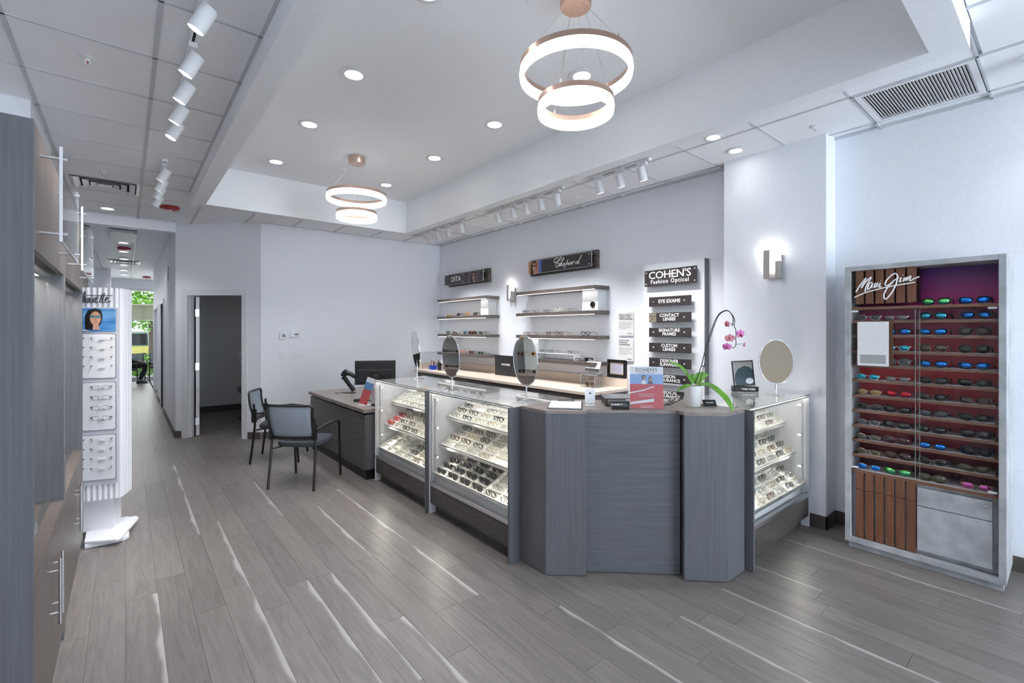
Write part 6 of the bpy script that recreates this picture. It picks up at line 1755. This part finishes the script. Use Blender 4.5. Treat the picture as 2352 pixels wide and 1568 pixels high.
MB().box(-0.078, 0.078, 0.006, 0.01, 0.007, 0.208, pm_).obj('picture', mat('picture_grey', lin(178, 178, 176), 0.3), fr_)
pts_ = [(-0.066, 0.008), (-0.074, 0.05), (-0.066, 0.10), (-0.04, 0.145), (0.01, 0.17), (0.05, 0.16), (0.0775, 0.135), (0.0775, 0.008)]
o = poly(pts_, 0.0045).obj('printed_shape', mat('picture_teal', lin(62, 84, 92), 0.4), fr_); o.matrix_local = pm_
o = disc(0.045, 0.04, 0.032, 0.026, 0.0036).obj('printed_disc', M['alum'], fr_); o.matrix_local = pm_

# ------------------------------------------------------------------ wall controls on the back wall
def wall_box(name, x0, x1, z0, z1, dpt, label, cat, mt=None):
    t = thing(name, label, cat, (x0, BY, z0))
    B(0, x1 - x0, -dpt, 0, 0, z1 - z0).obj('plate', mt or M['white'], t, bev=0.003)
    return t, x1 - x0, z1 - z0
t, w_, h_ = wall_box('thermostat', 1.776, 1.876, 1.464, 1.566, 0.025, 'square white thermostat with a grey screen on the back wall', 'thermostat')
B(0.035, 0.08, -0.0265, -0.025, 0.03, 0.075).obj('screen', mat('lcd_grey', lin(110, 116, 112), 0.3), t)
t, w_, h_ = wall_box('co_detector', 1.925, 2.05, 1.498, 1.572, 0.03, 'small white wall sensor with a dark screen beside the thermostat', 'sensor')
B(0.06, 0.115, -0.0315, -0.03, 0.025, 0.05).obj('screen', mat('sensor_grey', lin(90, 90, 92), 0.3), t)
t, w_, h_ = wall_box('light_switch', 1.778, 1.858, 1.16, 1.28, 0.007, 'single white light switch under the thermostat', 'light switch')
B(0.025, 0.055, -0.011, -0.007, 0.025, 0.095).obj('rocker', M['white'], t, bev=0.002)
t, w_, h_ = wall_box('switch_bank', 1.937, 2.15, 1.163, 1.281, 0.007, 'white bank of four light switches on the back wall', 'light switch')
for k in range(4):
    B(0.018 + k * 0.046, 0.048 + k * 0.046, -0.011, -0.007, 0.025, 0.093).obj('rocker', M['white'], t, bev=0.002)
# exam chair glimpsed through the door
t = thing('exam_chair', 'dim exam chair arm and headrest seen through the open door', 'exam chair', (1.86, 9.6, 0))
MB().prism([(-0.28, -0.25), (0.3, -0.25), (0.3, 0.3), (-0.28, 0.3)], 0.45, 0.56).obj('seat', FM['grey'], t, bev=0.03)
MB().box(-0.2, 0.3, 0.22, 0.34, 0.56, 1.2).obj('backrest', FM['grey'], t, bev=0.03)
MB().box(-0.14, 0.2, 0.2, 0.32, 1.24, 1.46).obj('headrest', M['black'], t, bev=0.04)
MB().tube([(-0.32, -0.3, 1.15), (-0.26, 0.0, 1.16), (-0.2, 0.28, 1.12)], 0.03, 8).tube([(-0.3, -0.2, 1.10), (-0.1, 0.0, 0.8), (-0.1, 0.1, 0.56)], 0.025, 8).obj('instrument_arm', M['white_metal'], t, smooth=True)
MB().lathe([(0.3, 0), (0.3, 0.03), (0.1, 0.06), (0.09, 0.45)], 20).obj('pedestal', M['black'], t, smooth=True)
# ------------------------------------------------------------------ waiting area at the corridor end
chair((0.02, 18.04), math.radians(-90), 'dark chair under the seated person at the corridor end')
chair((0.20, 18.62), math.radians(180), 'mesh back chair against the far window behind the seated person')
chair((0.82, 18.60), math.radians(180), 'mesh back chair at the right of the far window')

def skin_obj(name, verts, edges, mt, parent=None, sub=1, root=0):
    """verts: (x, y, z, radius)"""
    me = bpy.data.meshes.new(name)
    me.from_pydata([v[:3] for v in verts], edges, [])
    o = bpy.data.objects.new(name, me); COL.objects.link(o)
    o.modifiers.new('skin', 'SKIN')
    sk = me.skin_vertices[0].data if me.skin_vertices else None
    if sk:
        for i, v in enumerate(verts):
            r = v[3]
            sk[i].radius = (r, r) if not isinstance(r, tuple) else r
            sk[i].use_root = (i == root)
    o.modifiers['skin'].use_smooth_shade = True
    s = o.modifiers.new('subdiv', 'SUBSURF'); s.levels = sub; s.render_levels = sub
    me.materials.append(mt)
    o.parent = parent
    return o
M['skin'] = mat('skin', lin(150, 104, 84), 0.5)
M['jacket'] = mat('navy_jacket', lin(28, 32, 44), 0.8)
M['trouser'] = mat('black_trousers', lin(22, 23, 28), 0.8)
# facing +x on the chair; origin at the seat foot
px_, py_ = 0.02, 18.04
BODY = [(0.0, 0, 0.56, 0.13), (0.0, 0, 0.72, 0.125), (-0.04, 0, 0.90, 0.14), (-0.06, 0, 1.05, 0.10), (-0.05, 0, 1.13, 0.05), (-0.03, 0, 1.20, 0.055), (-0.01, 0, 1.29, 0.088), (-0.01, 0, 1.38, 0.07)]
ED = [(i, i + 1) for i in range(7)]
def add_chain(start, pts):
    prev = start
    for q in pts:
        BODY.append(q); ED.append((prev, len(BODY) - 1)); prev = len(BODY) - 1
    return prev
for s in (-1, 1):
    add_chain(0, [(0.10, s * 0.10, 0.55, 0.085), (0.44, s * 0.11, 0.56, 0.062), (0.40, s * 0.11, 0.34, 0.05), (0.30, s * 0.10, 0.10, 0.038)])
    add_chain(3, [(-0.06, s * 0.17, 1.04, 0.06), (-0.02, s * 0.21, 0.80, 0.045), (0.18, s * 0.12, 0.66, 0.036), (0.27, s * 0.06, 0.655, 0.026)])
person = skin_obj('person', BODY, ED, M['jacket'], None, 2)
person.location = (px_, py_, 0)
tag(person, 'seated person in dark jacket and trousers with hands in the lap', 'person')
tv, te = [(0.0, 0, 0.57, 0.14)], []
for s in (-1, 1):
    pr_ = 0
    for q in ((0.10, s * 0.10, 0.555, 0.094), (0.45, s * 0.11, 0.565, 0.072), (0.405, s * 0.11, 0.34, 0.06), (0.30, s * 0.10, 0.10, 0.052)):
        tv.append(q); te.append((pr_, len(tv) - 1)); pr_ = len(tv) - 1
skin_obj('trousers', tv, te, M['trouser'], person, 2)
for s in (-1, 1):
    sh = MB()
    n = 16
    lay = [(1.0, 0.0), (1.03, 0.012), (0.98, 0.03), (0.82, 0.06), (0.5, 0.085)]
    for k, z in lay:
        for i in range(n):
            a = 2 * PI * i / n
            sh.v.append((0.07 + 0.135 * k * math.cos(a) * (1.0 if math.cos(a) > 0 or k > 0.9 else 0.9) - (1 - k) * 0.08, 0.045 * k * math.sin(a), z))
    for a in range(len(lay) - 1):
        for i in range(n):
            j = (i + 1) % n
            sh.f.append((a * n + i, a * n + j, (a + 1) * n + j, (a + 1) * n + i))
    sh.f.append(tuple(range(n))[::-1]); sh.f.append(tuple(range((len(lay) - 1) * n, len(lay) * n)))
    sh.obj('shoe', M['black'], person, smooth=True, loc=(0.29, s * 0.10, 0.001))
    hv = [(0.27, s * 0.06, 0.655, 0.024), (0.32, s * 0.045, 0.65, 0.026), (0.35, s * 0.035, 0.648, 0.022)]
    he = [(0, 1), (1, 2)]
    for k in range(4):
        b = len(hv)
        oy = (k - 1.5) * 0.017
        hv += [(0.375, s * 0.035 + oy, 0.646, 0.009), (0.40 + 0.006 * (k in (1, 2)), s * 0.03 + oy, 0.638, 0.008), (0.415 + 0.008 * (k in (1, 2)), s * 0.028 + oy, 0.625, 0.007)]
        he += [(2, b), (b, b + 1), (b + 1, b + 2)]
    b = len(hv)
    hv += [(0.325, s * 0.01, 0.652, 0.010), (0.35, s * -0.005, 0.650, 0.008)]
    he += [(1, b), (b, b + 1)]
    skin_obj('hand', hv, he, M['skin'], person, 1)
hd_ = MB().sphere((0.0, 0, 1.325), 0.108, 18, 12, (0.92, 0.78, 1.12)).sphere((0.10, 0, 1.32), 0.016, 8, 6, (1, 0.7, 1.3)).obj('head', M['skin'], person, smooth=True)
for s in (-1, 1):
    MB().sphere((0.082, s * 0.032, 1.345), 0.010, 8, 6).obj('eye', M['white'], hd_, smooth=True)
    MB().sphere((0.0, s * 0.085, 1.325), 0.024, 8, 6, (0.7, 0.35, 1.2)).obj('ear', M['skin'], hd_, smooth=True)
MB().box(0.086, 0.096, -0.022, 0.022, 1.268, 1.275).obj('mouth', FM['wine'], hd_)
MB().sphere((-0.018, 0, 1.36), 0.112, 18, 10, (0.95, 0.82, 0.98)).obj('hair', M['black'], hd_, smooth=True)

# ------------------------------------------------------------------ outdoors beyond the far window
struct(B(-12, 12, 19.0, 60, -0.2, -0.05).obj('ground_outside', mat('pavement', lin(190, 188, 182), 0.8)))
M['foliage'] = noise_color(mat('leaf_green', lin(96, 160, 40), 0.5), lin(60, 120, 24), lin(150, 205, 60), nscale=3)
M['foliage'].node_tree.nodes['Principled BSDF'].inputs['Subsurface Weight'].default_value = 0.0
M['bark'] = mat('tree_bark', lin(90, 76, 62), 0.9)
def leaves(n, c, r, size, seed):
    rr = random.Random(seed)
    mb = MB()
    for _ in range(n):
        while True:
            p = Vector((rr.uniform(-1, 1), rr.uniform(-1, 1), rr.uniform(-1, 1)))
            if 0.35 < p.length < 1:
                break
        p = Vector((c[0] + p.x * r[0], c[1] + p.y * r[1], c[2] + p.z * r[2]))
        a = Vector((rr.uniform(-1, 1), rr.uniform(-1, 1), rr.uniform(-0.6, 0.6))).normalized() * size
        b = a.cross(Vector((rr.uniform(-1, 1), rr.uniform(-1, 1), rr.uniform(-1, 1)))).normalized() * size * 0.55
        mb.add([tuple(p - a), tuple(p - b), tuple(p + a), tuple(p + b)], [(0, 1, 2, 3)])
    return mb
for i, (x, y, lab) in enumerate([(0.75, 23.6, 'bright green leafy street tree beyond the far window')]):
    t = thing('street_tree', lab, 'tree', (x, y, -0.05))
    MB().tube([(0, 0, 0), (0.05, 0, 1.2), (0.0, 0.1, 2.4)], [0.11, 0.09, 0.07], 8).obj('trunk', M['bark'], t, smooth=True)
    lf = leaves(2600, (0, 0, 3.05), (1.9, 1.5, 1.45), 0.11, 5 + i).obj('crown', M['foliage'], t)
    lf['kind'] = 'stuff'
t = thing('hedge', 'low clipped hedge outside the far window', 'hedge', (0.4, 20.6, -0.05))
h_ = leaves(2200, (0, 0, 0.42), (1.8, 0.35, 0.40), 0.06, 9).obj('foliage', M['foliage'], t); h_['kind'] = 'stuff'
MB().tube([(-1.2, 0, 0), (-1.2, 0, 0.4)], 0.03, 6).tube([(1.2, 0, 0), (1.2, 0, 0.4)], 0.03, 6).tube([(0, 0, 0), (0, 0, 0.5)], 0.03, 6).obj('stems', M['bark'], t)
M['awning'] = mat('awning_cloth', lin(196, 196, 170), 0.8)
t = thing('awning', 'pale olive awning valance hanging outside the far window', 'awning', (0.6, 19.5, 0))
MB().box(-1.6, 1.6, 0.0, 0.03, 1.93, 2.42).obj('valance', M['awning'], t)
MB().box(-1.6, 1.6, -0.48, 0.0, 2.42, 2.44).obj('canopy', M['awning'], t)
MB().cyl((-1.6, 0.015, 1.93), (1.6, 0.015, 1.93), 0.02, 8).obj('front_bar', M['white_metal'], t)
# parked vehicle side-on
t = thing('parked_van', 'grey green and yellow vehicle with dark windows parked outside', 'car', (-0.6, 26.0, -0.05))
body = [(-2.3, 0.35), (-2.3, 0.85), (-1.3, 0.98), (-0.9, 1.60), (1.45, 1.60), (1.75, 1.0), (1.85, 0.35)]
def side(poly_, y0, y1):
    return MB().prism(poly_, y0, y1, Matrix(((1, 0, 0, 0), (0, 0, 1, 0), (0, 1, 0, 0), (0, 0, 0, 1))))
side([(-0.95, 0.95), (-0.8, 1.60), (1.45, 1.60), (1.80, 0.95)], 0, 1.7).obj('cabin', mat('van_grey_green', lin(150, 160, 150), 0.3), t, bev=0.05)
side([(-2.3, 0.35), (-2.3, 0.8), (-1.3, 0.95), (1.85, 0.95), (1.9, 0.35)], -0.04, 1.74).obj('body', mat('van_yellow', lin(214, 200, 110), 0.3), t, bev=0.05)
for x0, x1 in ((-0.7, 0.3), (0.38, 1.35)):
    side([(x0, 1.0), (x0 + 0.05, 1.50), (x1 - 0.03, 1.50), (x1, 1.0)], -0.012, 0.005).obj('window', M['dark_gap'], t)
for x in (-1.5, 1.2):
    MB().lathe([(0.33, 0), (0.33, 0.2), (0.2, 0.21)], 24, Matrix.Translation((x, 0.15, 0.33)) @ Matrix.Rotation(PI / 2, 4, 'X')).obj('wheel', M['black'], t)
